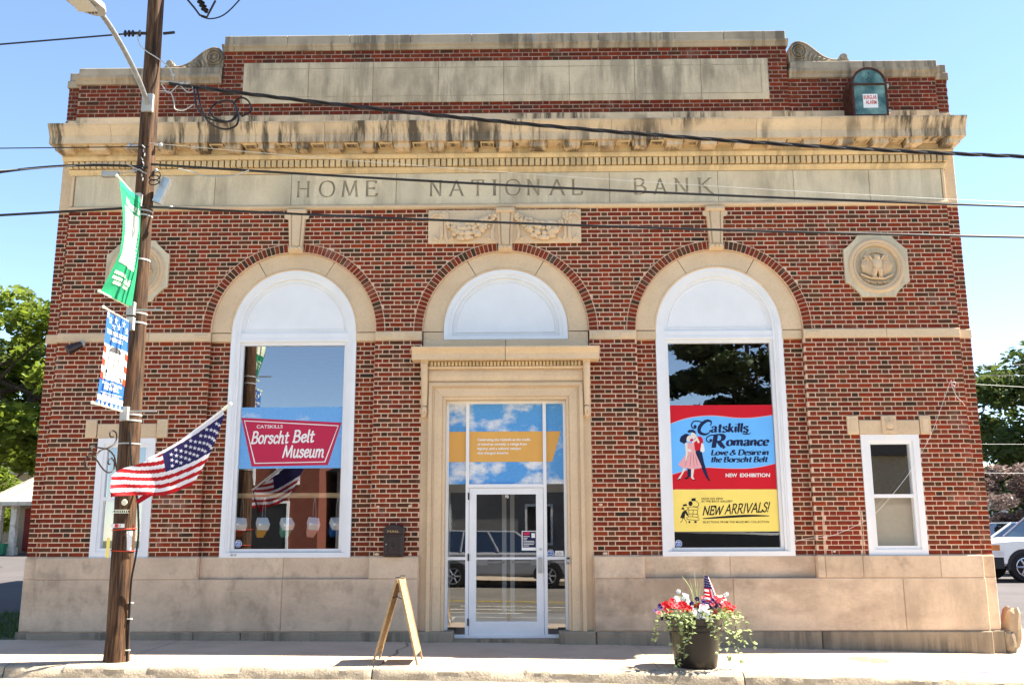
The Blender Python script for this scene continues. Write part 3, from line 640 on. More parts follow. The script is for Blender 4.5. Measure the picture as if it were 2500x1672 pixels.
for x0, x1 in ((-6.66, -3.147), (-3.147, -1.232), (1.232, 3.169), (3.169, 5.53), (5.53, 6.68)): st('base_stone', x0, x1, .152, .862, -.052, .11, M_base, .008, .0025)
for s in (-1, 1):
    a, b = sorted((s*6.674, s*6.872)); st('base_stone', a, b, .862, 1.160, .052, .3, M_base, .008, .0025); st('base_stone', a, b, .15, .862, .05, .3, M_base, .008, .0025)
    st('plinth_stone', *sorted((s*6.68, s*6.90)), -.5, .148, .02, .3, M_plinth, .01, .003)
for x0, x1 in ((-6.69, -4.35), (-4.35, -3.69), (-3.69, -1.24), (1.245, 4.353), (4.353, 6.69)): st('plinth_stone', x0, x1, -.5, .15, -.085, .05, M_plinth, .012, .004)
# ---- belt course
for x0, x1 in ((-6.67, -5.3), (-5.3, -4.383), (-1.927, -1.238), (1.238, 1.927), (4.383, 5.6), (5.6, 6.672)):
    o = st('belt_stone', x0, x1, 1.17+46*C+.004, SP-.004, -.016, .1, M_stone, .006, .002)
for xc, w in ((-4.52, .1), (-1.79, .1), (-1.38, .1), (1.38, .1), (1.79, .1), (4.52, .1)): st('belt_block', xc-w, xc+w, 1.17+46*C+.032, SP-.032, -.024, 0, M_stone, .008, 0)
for s in (-1, 1): st('belt_stone', *sorted((s*6.674, s*6.89)), 1.17+46*C, SP, .082, .2, M_stone)
# ---- arch infill stones, imposts and keystones
HW = .935; SPW = 4.45
def arch_stone(cx, a0, a1, r0=.928, r1=1.2245, y=.045):
    n = max(4, int(abs(a1-a0)/4)); P = arc(cx, SP, r1, a0, a1, n)+[(x, z) for x, z in arc(cx, SP, r0, a1, a0, n)]
    mb = MB(); N = n+1
    o = arc(cx, SP, r1, a0, a1, n); i = [(cx+r0*math.cos(R(a0+(a1-a0)*k/n)), SP+(r0+.03)*math.sin(R(a0+(a1-a0)*k/n))) for k in range(n+1)]
    mb.strip([(x, y, z) for x, z in o], [(x, y, z) for x, z in i]); mb.strip([(x, y, z) for x, z in i], [(x, .16, z) for x, z in i])
    for k in (0, -1): mb.add([(o[k][0], y, o[k][1]), (i[k][0], y, i[k][1]), (i[k][0], .16, i[k][1]), (o[k][0], .16, o[k][1])], [(0, 1, 2, 3)])
    # rounded inner moulding
    mb.strip([(x, y, z) for x, z in arc(cx, SPW, r0+.03, a0, a1, n)], [(x, y-.014, z) for x, z in arc(cx, SPW, r0+.012, a0, a1, n)]); mb.strip([(x, y-.014, z) for x, z in arc(cx, SPW, r0+.012, a0, a1, n)], [(x, y+.01, z) for x, z in arc(cx, SPW, r0-.003, a0, a1, n)])
    return mb.build('arch_stone', M_stone, bank)
for cx in AX:
    for a0, a1 in ((.3, 61.7), (62.2, 117.8), (118.3, 179.7)): arch_stone(cx, a0, a1)
    for s in (-1, 1):
        a, b = sorted((cx+s*.925, cx+s*1.224))
        st('impost_stone', a, b, 4.288, SP-.004, .048, .16, M_stone, .004, .002)
    # console keystone: fluted tapering block with scroll top and leaf foot
    k = MB(); yk = -.10
    for (f0, f1, dy) in ((-1, -.62, 0), (-.55, .55, -.012), (.62, 1, 0)):
        k.cpoly([(cx+.098*f0, 5.72), (cx+.098*f1, 5.72), (cx+.132*f1, 6.24), (cx+.132*f0, 6.24)], yk+.02+dy, .0, .012)
    k.cpoly([(cx-.092, 5.66), (cx+.092, 5.66), (cx+.13, 6.25), (cx-.13, 6.25)], yk+.04, .02, .004)
    k.profx([(.0, 6.22), (yk, 6.225), (yk-.02, 6.25), (yk-.015, 6.29), (.0, 6.305)], cx-.14, cx+.14)
    for s in (-1, 1): k.lathe((cx+s*.138, yk+.03, 6.19), [(.0, -.006), (.05, -.006), (.05, .006), (0, .006)], 14, axis='y')
    k.profx([(.02, 5.63), (-.05, 5.635), (-.085, 5.66), (-.085, 5.70), (-.06, 5.74), (.02, 5.74)], cx-.106, cx+.106)
    for q in (-.06, 0, .06): k.ball((cx+q, yk+.012, 6.245), (.03, .014, .022)); k.ball((cx+q, -.085, 5.69), (.034, .02, .026))
    k.build('keystone', M_stone, bank, smooth=True)
# ---- frieze with cut letters
let = MB()
FR = [('HOME', None), ]
LT = [('H', -3.19, -2.99), ('O', -2.85, -2.60), ('M', -2.51, -2.242), ('E', -2.13, -1.943), ('N', -1.165, -.968), ('A', -.864, -.625), ('T', -.522, -.32), ('I', -.20, -.13), ('O', -.002, .236),
      ('N', .319, .53), ('A', .66, .916), ('L', 1.009, 1.186), ('B', 1.958, 2.15), ('A', 2.25, 2.465), ('N', 2.563, 2.79), ('K', 2.926, 3.17)]
for ch, x0, x1 in LT:
    Q, w = pen_letters(ch, .125, .045, nib=18, serif=True, k=5); mnx = min(p.x for q in Q for p in q); mxx = max(p.x for q in Q for p in q); s = (x1-x0)/(mxx-mnx)
    for q in Q:
        P = [(x0+(p.x-mnx)*s, 6.525+p.y*.25) for p in q]
        if area(P) < 0: P = P[::-1]
        let.prism(P, -.03, .016)
cut = let.build('cutter', M_darkstone)
fx = [-6.61, -4.45, -3.275, -1.667, -.081, 1.588, 3.235, 4.384, 5.527, 6.62]
fs_ = []
for i, (a, b) in enumerate(zip(fx[:-1], fx[1:])):
    o = MB().cpoly(rect(a+.003, b-.003, 6.394, 6.888), 0, .09, .004, back=True).build('frieze_stone', [M_frieze, M_darkstone], bank)
    if -3.3 < a < 3.2:
        md = o.modifiers.new('b', 'BOOLEAN'); md.object = cut; md.operation = 'DIFFERENCE'; md.solver = 'EXACT'; md.use_self = True
        dg = bpy.context.evaluated_depsgraph_get(); me = bpy.data.meshes.new_from_object(o.evaluated_get(dg)); o.modifiers.clear(); o.data = me; me.name = 'frieze_stone'
        # the cut faces of the letters get the darker stone colour
        pa = [i_ for i_, mm in enumerate(me.materials) if mm == M_darkstone]
        for p in me.polygons:
            if p.center.y > .005 and p.center.y < .06 and 6.5 < p.center.z < 6.8 and pa: p.material_index = pa[0]
bpy.data.objects.remove(cut)
MB().box(-6.66, 6.66, .02, .12, 6.32, 6.97).build('frieze_core', M_darkstone, bank)
for s in (-1, 1):
    st('frieze_stone', *sorted((s*6.622, s*6.668)), 6.394, 6.888, -.014, .09, M_stone); st('frieze_stone', *sorted((s*6.67, s*6.876)), 6.315, 7.2, .085, .2, M_stone)
def run(name, prof, xs_, m, g=.0015, smooth=False):
    for a, b in zip(xs_[:-1], xs_[1:]): MB().profx(prof, a+g, b-g).build(name, m, bank)
def cuts(a, b, step, j=.12, seed=0):
    q = random.Random(seed); n = max(1, round((b-a)/step)); return [a]+[a+(b-a)*i/n+q.uniform(-j, j) for i in range(1, n)]+[b]
run('frieze_moulding', [(.09, 6.318), (-.012, 6.318), (-.034, 6.332), (-.04, 6.352), (-.034, 6.374), (-.012, 6.390), (.09, 6.390)], cuts(-6.675, 6.675, 2.1, .3, 1), M_stone)
run('bed_moulding', [(.09, 6.892), (-.012, 6.892), (-.018, 6.912), (-.04, 6.925), (-.06, 6.95), (-.062, 6.966), (.09, 6.966)], cuts(-6.70, 6.70, 1.3, .1, 2), M_cornlow)
run('dentil_band', [(.09, 6.968), (-.03, 6.968), (-.03, 7.088), (.09, 7.088)], [-6.73, 6.73], M_cornlow)
dm = MB().cpoly(rect(-.0335, .0335, 0, .104), -.046, .03, .003).mesh('dentil', M_cornlow)
nd = 150
for k in range(nd):
    o = link('dentil', dm, bank); o.location = (-6.71+.0895*(k+.5), -.062, 6.978)
run('bed_moulding', [(.09, 7.09), (-.105, 7.09), (-.118, 7.10), (-.135, 7.13), (-.14, 7.15), (.09, 7.15)], cuts(-6.78, 6.78, 1.3, .1, 3), M_cornlow)
run('modillion_band', [(.09, 7.152), (-.125, 7.152), (-.125, 7.252), (.09, 7.252)], [-6.79, 6.79], M_cornlow)
md_ = MB(); md_.box(-.118, .118, -.215, 0, .0, .062); md_.box(-.128, .128, -.228, 0, .062, .076)
for s in (-1, 1): md_.prism([(-.1, -.0), (-.085, -.0), (.1, -.012), (.085, -.012)], -.19, -.03) if False else None
md_.add([(-.095, -.19, -.0), (.095, -.19, -.0), (.095, -.03, -.0), (-.095, -.03, -.0), (0, -.11, -.02)], [(0, 1, 4), (1, 2, 4), (2, 3, 4), (3, 0, 4)])
mdm = md_.mesh('modillion', M_corn)
for k in range(-7, 19):
    x = -3.206+.5117*k+.124
    if -6.55 < x < 6.5: o = link('modillion', mdm, bank); o.location = (x, -.126, 7.176)
for s in (-1, 1): o = link('modillion', mdm, bank); o.location = (s*6.68, -.126, 7.176)
cop = MB(); 
for k in range(-7, 18):       # sunk coffers between the modillions, framed on the soffit
    x = -3.206+.5117*k+.124+.256
    for r_ in ((x-.10, x+.10, -.34, -.325), (x-.10, x+.10, -.16, -.145), (x-.10, x-.085, -.325, -.16), (x+.085, x+.10, -.325, -.16)): cop.box(*r_, 7.235, 7.254)
cop.build('soffit_coffers', M_cornlow, bank, kind='stuff')
CX = [-6.87, -5.93, -4.83, -3.75, -2.70, -1.63, -.56, .52, 1.60, 2.68, 3.76, 4.72, 5.66, 6.87]
run('cornice_stone', [(.12, 7.254), (-.40, 7.254), (-.40, 7.372), (-.408, 7.376), (-.415, 7.395), (-.43, 7.43), (-.455, 7.47), (-.475, 7.505), (-.477, 7.515), (-.486, 7.518), (-.486, 7.545), (-.2, 7.60), (.12, 7.60)], CX, M_corn, .0025)
# ---- attic storey
for a, b in zip((-6.70, -5.1, -4.43, -2.1, -.5, 1.1, 2.6, 4.40, 5.4), (-5.1, -4.43, -2.1, -.5, 1.1, 2.6, 4.40, 5.4, 6.69)): st('attic_base_stone', a, b, 7.58, 7.862, -.012 if -4.5 < a < 4.3 else .008, .2, M_corn)
for s in (-1, 1): st('attic_base_stone', *sorted((s*6.70, s*6.91)), 7.58, 7.85, .1, .3, M_corn)
px_ = [-4.108, -3.08, -2.066, -1.044, -.02, 1.0, 2.02, 3.05, 4.098]
for a, b in zip(px_[:-1], px_[1:]): st('parapet_panel_stone', a, b, 8.055, 8.745, -.008, .05, M_panel, .005, .0025)
for a, b, c, d in ((-4.0, 3.99, 8.160, 8.168), (-4.0, 3.99, 8.632, 8.640), (-4.0, -3.992, 8.17, 8.63), (3.982, 3.99, 8.17, 8.63)): MB().box(a, b, -.0115, 0, c, d).build('panel_border', M_darkstone, bank)  # incised border line drawn as thin strips of the darker stone colour
pm = lambda y, z0: [(.4, z0), (y+.05, z0), (y+.035, z0+.02), (y+.03, z0+.045), (y+.005, z0+.065), (y, z0+.075), (y, z0+.098), (.4, z0+.098)]
run('coping_moulding', pm(-.06, 8.946), cuts(-4.46, 4.43, 1.02, .2, 5), M_cope)
for a, b in zip(*(lambda q: (q[:-1], q[1:]))(cuts(-4.43, 4.40, 1.03, .03, 6))): st('coping_stone', a, b, 9.046, 9.207, -.02, .4, M_cope, .01, .003)
for x0, x1, sd in ((-6.74, -4.45, 7), (4.42, 6.72, 8)):
    run('coping_moulding', [(y_, z_+.0) for y_, z_ in [(.4, 8.412), (-.0, 8.412), (-.012, 8.43), (-.02, 8.46), (-.05, 8.49), (-.055, 8.505), (-.055, 8.543), (.4, 8.543)]], cuts(x0, x1, 1.1, .1, sd), M_cope)
    q = cuts(x0+.03, x1, 1.15, .1, sd+4)
    for a, b in zip(q[:-1], q[1:]): st('coping_stone', a, b, 8.546, 8.686, -.01, .4, M_cope, .01, .003)
for s in (-1, 1):
    a, b = sorted((s*6.70, s*6.925)); st('coping_stone', a, b, 8.40, 8.52, .085, .4, M_cope); st('coping_stone', *sorted((s*6.69, s*6.90)), 8.522, 8.66, .1, .4, M_cope)
# scroll brackets that buttress the raised centre
def scroll(s):
    X = lambda x: s*x
    out = crom([(4.44, 8.69), (4.44, 8.86), (4.49, 8.99), (4.60, 9.05), (4.73, 9.01), (4.86, 8.90), (4.98, 8.80), (5.10, 8.745), (5.22, 8.735), (5.245, 8.80), (5.30, 8.835), (5.355, 8.80), (5.365, 8.74), (5.40, 8.70), (5.40, 8.688)], 5)
    P = [(X(v.x), v.y) for v in out]
    if s < 0: P = P[::-1]
    if area(P) < 0: P = P[::-1]
    mb = MB(); mb.prism(P, .04, .30)
    inn = crom([(4.63, 8.99), (4.75, 8.94), (4.88, 8.83), (5.0, 8.755), (5.12, 8.72)], 6)
    mb.tube([(X(v.x), .036, v.y) for v in crom([(4.455, 8.70), (4.455, 8.86), (4.50, 8.985), (4.60, 9.035), (4.73, 8.995), (4.86, 8.885), (4.98, 8.785), (5.10, 8.73), (5.21, 8.72)], 5)], .013, 6)
    for r0 in (.125, .085): mb.lathe((X(4.60), .03, 8.87), [(r0-.018, .01), (r0-.010, -.022), (r0, -.022), (r0+.012, .01)], 24, axis='y', caps=False)
    mb.ball((X(4.60), .03, 8.87), (.028, .02, .028))
    for k in range(6):
        a = k*math.pi/3; mb.ball((X(4.60+.05*math.cos(a)), .034, 8.87+.05*math.sin(a)), (.014, .012, .014), 6, 4)
    for k in range(6):
        q0 = (4.73+.065*k, 8.70); q1 = (4.70+.075*k, 8.93-.033*k-.006*k*k*.5)
        mb.tube([(X(q0[0]-.05), .03, q0[1]), (X(q0[0]-.01), .022, (q0[1]+q1[1])/2), (X(q1[0]+.03), .03, max(q0[1]+.02, q1[1]-.02))], [.007, .022, .005], 6)
    mb.lathe((X(5.305), .03, 8.775), [(.0, -.01), (.03, -.016), (.05, -.01), (.055, 0)], 18, axis='y')
    mb.build('scroll', M_cope, bank, smooth=True)
scroll(-1); scroll(1)
# ---- swag panel: festoons of fruit, ribbons and rosettes
sp = MB(); sp.cpoly(rect(-1.166, 1.142, 5.758, 6.285), -.03, .02, .006)
for s in (-1, 1):
    q = random.Random(5+s)
    cxp = crom([(s*.17, 6.17), (s*.30, 6.06), (s*.45, 5.965), (s*.60, 5.935), (s*.75, 5.97), (s*.86, 6.07)], 8)
    n = len(cxp)
    for i, p in enumerate(cxp):
        if i % 2: continue
        t = i/(n-1); wd = .035+.085*math.sin(math.pi*t)
        for j in range(4):
            o_ = (j/3-.5)*2*wd*q.uniform(.75, 1.1); r_ = q.uniform(.028, .050)*(1 if .15 < t < .85 else .65)
            sp.ball((p.x+q.uniform(-.02, .02), -.058-r_*.9*math.cos(o_/max(wd, .01)), p.y+o_), (r_, r_*.9, r_), 8, 5)
    sp.tube([(p.x, -.03, p.y) for p in cxp], [.02+.035*math.sin(math.pi*i/(n-1)) for i in range(n)], 8)
    rx = s*.93
    for k in range(6):
        a = k*math.pi/3+.5; sp.ball((rx+.055*math.cos(a), -.04, 6.19+.055*math.sin(a)), (.036, .02, .036), 8, 5)
    sp.lathe((rx, -.05, 6.19), [(0, -.012), (.026, -.012), (.034, 0), (.034, .02)], 14, axis='y')
    for d in (-1, 1):
        sp.tube([(rx+d*.03, -.03, 6.13), (rx+d*.03, -.04, 5.95), (rx+d*.035, -.036, 5.85), (rx+d*.07, -.034, 5.785)], [.026, .028, .026, .012], 6)
        sp.tube([(rx+d*.07, -.03, 5.80), (rx+d*.13, -.04, 5.84), (rx+d*.15, -.034, 5.89)], [.01, .03, .006], 6)
    sp.tube([(rx+s*.06, -.03, 6.20), (rx+s*.13, -.045, 6.22), (rx+s*.19, -.04, 6.17), (rx+s*.17, -.03, 6.08)], [.012, .022, .024, .008], 6)
    sp.tube([(s*.17, -.03, 6.10), (s*.2, -.035, 5.95), (s*.19, -.033, 5.83), (s*.14, -.03, 5.785)], [.025, .03, .026, .012], 6)
    sp.tube([(s*.19, -.03, 5.80), (s*.26, -.04, 5.83), (s*.30, -.03, 5.87)], [.01, .03, .006], 6)
sp.build('swag_panel', M_stone, bank, smooth=True)
# ---- medallions
def medallion(cx, eagle):
    cz = 5.365; mb = MB()
    out = [(.27, .472), (.27, .43), (.43, .275), (.472, .275), (.472, -.262), (.43, -.262), (.27, -.42), (.27, -.474)]
    P = [(cx+x, cz+z) for x, z in out]+[(cx+x, cz+z) for x, z in [(-x, z) for x, z in reversed(out)]]
    rim = []
    for k in range(64):          # outline resampled by angle, so that the plate can be pierced by the roundel
        th = 2*math.pi*k/64; dx, dz = math.cos(th), math.sin(th); best = None
        for p, q_ in zip(P, P[1:]+P[:1]):
            ex, ez = q_[0]-p[0], q_[1]-p[1]; den = dx*ez-dz*ex
            if abs(den) < 1e-9: continue
            tt = ((p[0]-cx)*ez-(p[1]-cz)*ex)/den; uu = ((p[0]-cx)*dz-(p[1]-cz)*dx)/den
            if tt > 0 and -1e-6 <= uu <= 1+1e-6 and (best is None or tt > best): best = tt
        rim.append((cx+dx*best, cz+dz*best))
    hole = [(cx+.33*math.cos(2*math.pi*k/64), cz+.33*math.sin(2*math.pi*k/64)) for k in range(64)]
    mb.strip([(x, -.045, z) for x, z in rim], [(x, -.045, z) for x, z in hole], closed=True); mb.strip([(x, -.045, z) for x, z in rim], [(x, .02, z) for x, z in rim], closed=True)
    mb.strip([(x, -.045, z) for x, z in hole], [(x, -.003, z) for x, z in hole], closed=True); mb.add([(x, -.003, z) for x, z in hole], [tuple(range(64))])
    o = mb.build('medallion', M_frieze, bank)
    mb = MB(); mb.lathe((cx, -.044, cz), [(.42, .0), (.412, -.018), (.39, -.03), (.365, -.026), (.35, -.012), (.342, -.022), (.325, -.02), (.312, -.005), (.308, .038)], 48, axis='y', caps=False); mb.build('medallion_ring', M_stone, o, smooth=True)
    mb = MB()
    if eagle:
        mb.ball((cx+.005, -.035, cz+.02), (.085, .045, .13)); mb.ball((cx+.01, -.05, cz+.115), (.042, .035, .05)); mb.ball((cx-.02, -.06, cz+.135), (.022, .018, .014))
        for s in (-1, 1):
            for k in range(7):
                x0 = cx+s*(.07+.022*k); mb.tube([(x0-s*.015, -.03, cz+.13-.012*abs(k-3)), (x0+s*.01, -.04, cz), (x0, -.032, cz-.17+.012*k)], [.012, .022, .008], 6)
            for k in range(6): mb.ball((cx+s*(.12+.02*(k % 3)), -.036, cz+.10+.028*(k//3)+.012*(k % 2)), .02, 7, 4)
            mb.tube([(cx+s*.05, -.03, cz+.07), (cx+s*.1, -.045, cz+.13), (cx+s*.12, -.04, cz+.17)], [.02, .02, .005], 6)
            mb.tube([(cx+s*.035, -.04, cz-.06), (cx+s*.045, -.045, cz-.15), (cx+s*.045, -.04, cz-.17)], [.04, .028, .016], 7)
            for k in range(3): mb.ball((cx+s*.045+(k-1)*.022, -.048, cz-.18), (.012, .014, .018), 6, 4)
        mb.tube([(cx-.24, -.03, cz-.13), (cx-.1, -.035, cz-.19), (cx+.1, -.035, cz-.2), (cx+.23, -.03, cz-.14)], .016, 6)
        q = random.Random(3)
        for k in range(16):
            x = cx-.19+.026*k; a = q.uniform(-.5, .5); mb.tube([(x, -.02, cz-.205-.03*math.cos((k-8)/5)), (x+.03*a+.02, -.034, cz-.235-.03*math.cos((k-8)/5)), (x+.05*a+.035, -.02, cz-.262-.02*math.cos((k-8)/5))], [.006, .014, .003], 5)
        for k in range(9): a = R(50+10*k); mb.ball((cx+.22*math.cos(a), -.028, cz+.22*math.sin(a)), (.02, .014, .02), 6, 4)
    else:
        mb.tube([(cx-.05, -.02, cz-.16), (cx+.09, -.04, cz-.1), (cx+.15, -.04, cz+.05), (cx+.08, -.035, cz+.17), (cx-.05, -.02, cz+.2)], [.02, .05, .055, .05, .02], 8)
        mb.ball((cx, -.03, cz), (.10, .04, .15))
        for k in range(8): a = k*math.pi/4; mb.ball((cx+.2*math.cos(a), -.025, cz+.2*math.sin(a)), (.03, .015, .03), 6, 4)
    mb.v = [(x, (y+.03)*1.7-.030, z) for x, y, z in mb.v]
    mb.build('relief', M_stone, o, smooth=True)
medallion(5.519, True); medallion(-5.536, False)
# ---- windows
def aring(mb, cx, hi, ho, zi, zo, sp_, y0, y1, n=36, m=0):
    """arched frame: inner half-width hi, outer ho, bottoms zi / zo, springing sp_"""
    o = [(cx-ho, zo), (cx-ho, sp_)]+arc(cx, sp_, ho, 180, 0, n)[1:-1]+[(cx+ho, sp_), (cx+ho, zo)]
    i = [(cx-hi, zi), (cx-hi, sp_)]+arc(cx, sp_, hi, 180, 0, n)[1:-1]+[(cx+hi, sp_), (cx+hi, zi)]
    mb.strip([(x, y0, z) for x, z in o], [(x, y0, z) for x, z in i], m, True)
    mb.strip([(x, y0, z) for x, z in o], [(x, y1, z) for x, z in o], m, True); mb.strip([(x, y0, z) for x, z in i], [(x, y1, z) for x, z in i], m, True)
def rring(mb, x0, x1, z0, z1, w, y0, y1, m=0, wb=None):
    wb = wb or w
    mb.box(x0, x0+w, y0, y1, z0, z1, m); mb.box(x1-w, x1, y0, y1, z0, z1, m); mb.box(x0+w, x1-w, y0+.0007, y1, z1-w, z1, m); mb.box(x0+w, x1-w, y0+.0007, y1, z0, z0+wb, m)
def lunette(parent, cx, ztop0, hw=.80):
    mb = MB(); P = [(cx-hw, ztop0), (cx+hw, ztop0)]+arc(cx, SPW, hw, 0, 180, 40)
    mb.add([(x, .118, z) for x, z in P], [tuple(range(len(P)))])
    for rr, y in ((hw-.055, .108),):
        o = [(cx-rr, ztop0+.05)]+arc(cx, SPW, rr, 180, 0, 40)+[(cx+rr, ztop0+.05)]; i = [(cx-rr+.02, ztop0+.07)]+arc(cx, SPW, rr-.02, 180, 0, 40)+[(cx+rr-.02, ztop0+.07)]
        mb.strip([(x, .117, z) for x, z in o], [(x*.5+x2*.5, y, z*.5+z2*.5) for (x, z), (x2, z2) in zip(o, i)], closed=True); mb.strip([(x*.5+x2*.5, y, z*.5+z2*.5) for (x, z), (x2, z2) in zip(o, i)], [(x, .117, z) for x, z in i], closed=True)
    mb.build('lunette_panel', M_white, parent)
def arched_window(cx):
    mb = MB(); aring(mb, cx, .868, HW, 1.225, 1.157, SPW, .052, .16); aring(mb, cx, .842, .868, 1.225, 1.225, SPW, .062, .16); aring(mb, cx, .80, .842, 1.225, 1.225, SPW, .076, .16)
    w = mb.build('window', M_white, bank)
    MB().box(cx-.80, cx+.80, .088, .16, 4.285, 4.42).box(cx-.80, cx+.80, .078, .10, 4.30, 4.33).build('transom_bar', M_white, w)
    lunette(w, cx, 4.415)
    mb = MB(); rring(mb, cx-.799, cx+.799, 1.226, 4.284, .045, .112, .17, 0, .05); mb.build('sash_frame', M_alu, w)
    MB().add([(cx-.754, .150, 1.27), (cx+.754, .150, 1.27), (cx+.754, .150, 4.24), (cx-.754, .150, 4.24)], [(0, 1, 2, 3)]).build('pane', M_glass, w, recalc=False)
    if cx < 0:
        for k in (0, 1): MB().lathe((cx-.80+.045+.05*k, .05, 1.195), [(.0, -.008), (.016, -.008), (.018, 0), (.018, .004)], 14, axis='y').build('screw_cap', M_galv, w)
    return w
arched_window(-3.155); arched_window(3.155)
mb = MB(); o_ = [(-.917, 4.302), (-.917, SPW)]+arc(0, SPW, .917, 180, 0, 40)+[(.917, SPW), (.917, 4.302)]
aring(mb, 0, .862, .922, 4.36, 4.302, SPW, .052, .16); aring(mb, 0, .842, .862, 4.36, 4.36, SPW, .064, .16); aring(mb, 0, .80, .842, 4.36, 4.36, SPW, .078, .16)
w = mb.build('window', M_white, bank); lunette(w, 0, 4.36)
st('lunette_sill_stone', -1.228, 0, 4.135, 4.30, .04, .16, M_stone); st('lunette_sill_stone', 0, 1.228, 4.135, 4.30, .04, .16, M_stone)
def small_window(x0, x1, blind):
    mb = MB(); rring(mb, x0, x1, 1.157, 2.860, .088, -.008, .12); rring(mb, x0+.086, x1-.086, 1.243, 2.774, .05, .012, .12)
    w = mb.build('window', M_white, bank); a, b = x0+.134, x1-.134
    MB().box(a-.03, b+.03, .016, .11, 1.962, 2.012).build('meeting_rail', M_white, w)
    for z0, z1, y in ((1.29, 1.962, .06), (2.012, 2.725, .05)):
        MB().add([(a-.02, y, z0), (b+.02, y, z0), (b+.02, y, z1), (a-.02, y, z1)], [(0, 1, 2, 3)]).build('pane', M_glass, w, recalc=False)
    mb = MB()
    if blind:
        mb.add([(a-.05, .16, 1.25), (b+.05, .16, 1.25), (b+.05, .16, 2.0), (a-.05, .16, 2.0)], [(0, 1, 2, 3)])
        mb.build('blind', flat('blind_cloth', (.42, .36, .28)), w, recalc=False)
    return w
small_window(5.104, 5.938, True); small_window(-5.930, -5.090, True)
for cx in (5.519, -5.521):
    o = st('lintel', cx-.43, cx+.44, 2.862, 3.068, -.02, .05, M_stone)
    for a, b in ((cx-.6, cx-.437), (cx+.443, cx+.60)):
        e = st('lintel_block', a, b, 2.860, 3.127, -.034, .05, M_stone, .006, .001, o); st('sunk_panel', a+.035, b-.035, 2.90, 3.085, -.040, 0, M_stone, .004, 0, o)
    st('lintel_block', cx-.105, cx+.105, 2.864, 3.127, -.044, .05, M_stone, .006, .001, o)
    mb = MB(); mb.ball((cx, -.05, 3.0), (.055, .02, .075)); mb.tube([(cx-.05, -.048, 2.92), (cx, -.055, 2.905), (cx+.05, -.048, 2.92)], .012, 6); mb.tube([(cx-.065, -.046, 3.05), (cx, -.05, 3.09), (cx+.065, -.046, 3.05)], .012, 6); mb.build('carved_shield', M_stone, o, smooth=True)
# ---- entrance: architrave, brackets, hood
ent = st('door_surround', -1.232, -1.118, .155, 3.64, .0, .16, M_stone, .004, .0005)
st('door_surround_strip', 1.118, 1.232, .155, 3.64, .0, .16, M_stone, .004, .0005)
def upath(hw_o, hw_i, zt_o, zt_i, y0, y1, name):
    mb = MB()
    for s in (-1, 1):
        P = [(s*hw_o, .155), (s*hw_i, .155), (s*hw_i, zt_i), (s*hw_o, zt_o)]
        if area(P) < 0: P = P[::-1]
        mb.cpoly(P, y0, y1, .005)
    P = [(-hw_i, zt_i), (hw_i, zt_i), (hw_o, zt_o), (-hw_o, zt_o)]; mb.cpoly(P, y0, y1, .005)
    return mb.build(name, M_stone, bank)
upath(1.118, 1.062, 3.635, 3.579, -.105, .1, 'architrave'); upath(1.062, 1.040, 3.579, 3.557, -.078, .1, 'architrave'); upath(1.040, .918, 3.557, 3.435, -.062, .12, 'architrave'); upath(.918, .876, 3.435, 3.393, -.04, .17, 'architrave')
MB().profx([(.1, 3.64), (-.06, 3.64), (-.085, 3.67), (-.095, 3.73), (-.085, 3.79), (-.06, 3.832), (.1, 3.832)], -1.12, 1.12).build('entrance_frieze', M_stone, bank, smooth=False)
MB().profx([(.1, 3.834), (-.10, 3.834), (-.115, 3.85), (-.115, 3.868), (.1, 3.868)], -1.125, 1.125).build('entrance_moulding', M_stone, bank)
MB().profx([(.1, 3.869), (-.08, 3.869), (-.08, 3.945), (.1, 3.945)], -1.12, 1.12).build('dentil_band', M_cornlow, bank)
mb = MB()
for k in range(43): x = -1.10+2.2*(k+.5)/43; mb.cpoly(rect(x-.0165, x+.0165, 3.874, 3.938), -.135, -.07, .002)
mb.build('small_dentils', M_cornlow, bank, kind='stuff')
for a, b in ((-1.353, -.004), (.004, 1.358)):
    MB().profx([(.045, 3.947), (-.27, 3.947), (-.27, 4.03), (-.278, 4.034), (-.29, 4.06), (-.32, 4.09), (-.332, 4.105), (-.332, 4.125), (.0, 4.15), (.045, 4.15)], a, b).build('entrance_hood', M_stone, bank)
for s in (-1, 1):
    mb = MB(); cx = s*1.177
    mb.cpoly(rect(cx-.056, cx+.056, 3.14, 3.945), -.05, .02, .006)
    mb.tube([(cx, -.16, 3.90), (cx, -.17, 3.82), (cx, -.12, 3.62), (cx, -.09, 3.42), (cx, -.085, 3.30)], [.05, .052, .048, .044, .04], 10)
    for k in range(24): mb.ball((cx, -.215+.13*min(1, k/14), 3.88-.022*k), (.011, .012, .010), 6, 4)
    mb.lathe((cx, -.13, 3.93), [(.0, -.06), (.055, -.06), (.055, .1), (0, .1)], 14, axis='y')
    mb.ball((cx, -.08, 3.25), (.045, .04, .05)); mb.ball((cx, -.06, 3.18), (.04, .04, .06))
    for q in (-.02, .02): mb.ball((cx+q, -.09, 3.22), (.02, .03, .06), 6, 4)
    mb.build('scroll_bracket', M_stone, bank, smooth=True)
for s in (-1, 1):
    P = [(s*1.232, -.3), (s*.735, -.3), (s*.735, .155), (s*1.232, .155)]; P = P if area(P) > 0 else P[::-1]
    MB().cpoly(P, -.13, .16, .012).build('plinth_block', M_plinth, bank)
MB().box(-.74, .74, -.06, .4, -.3, .045).build('door_sill', M_plinth, bank)
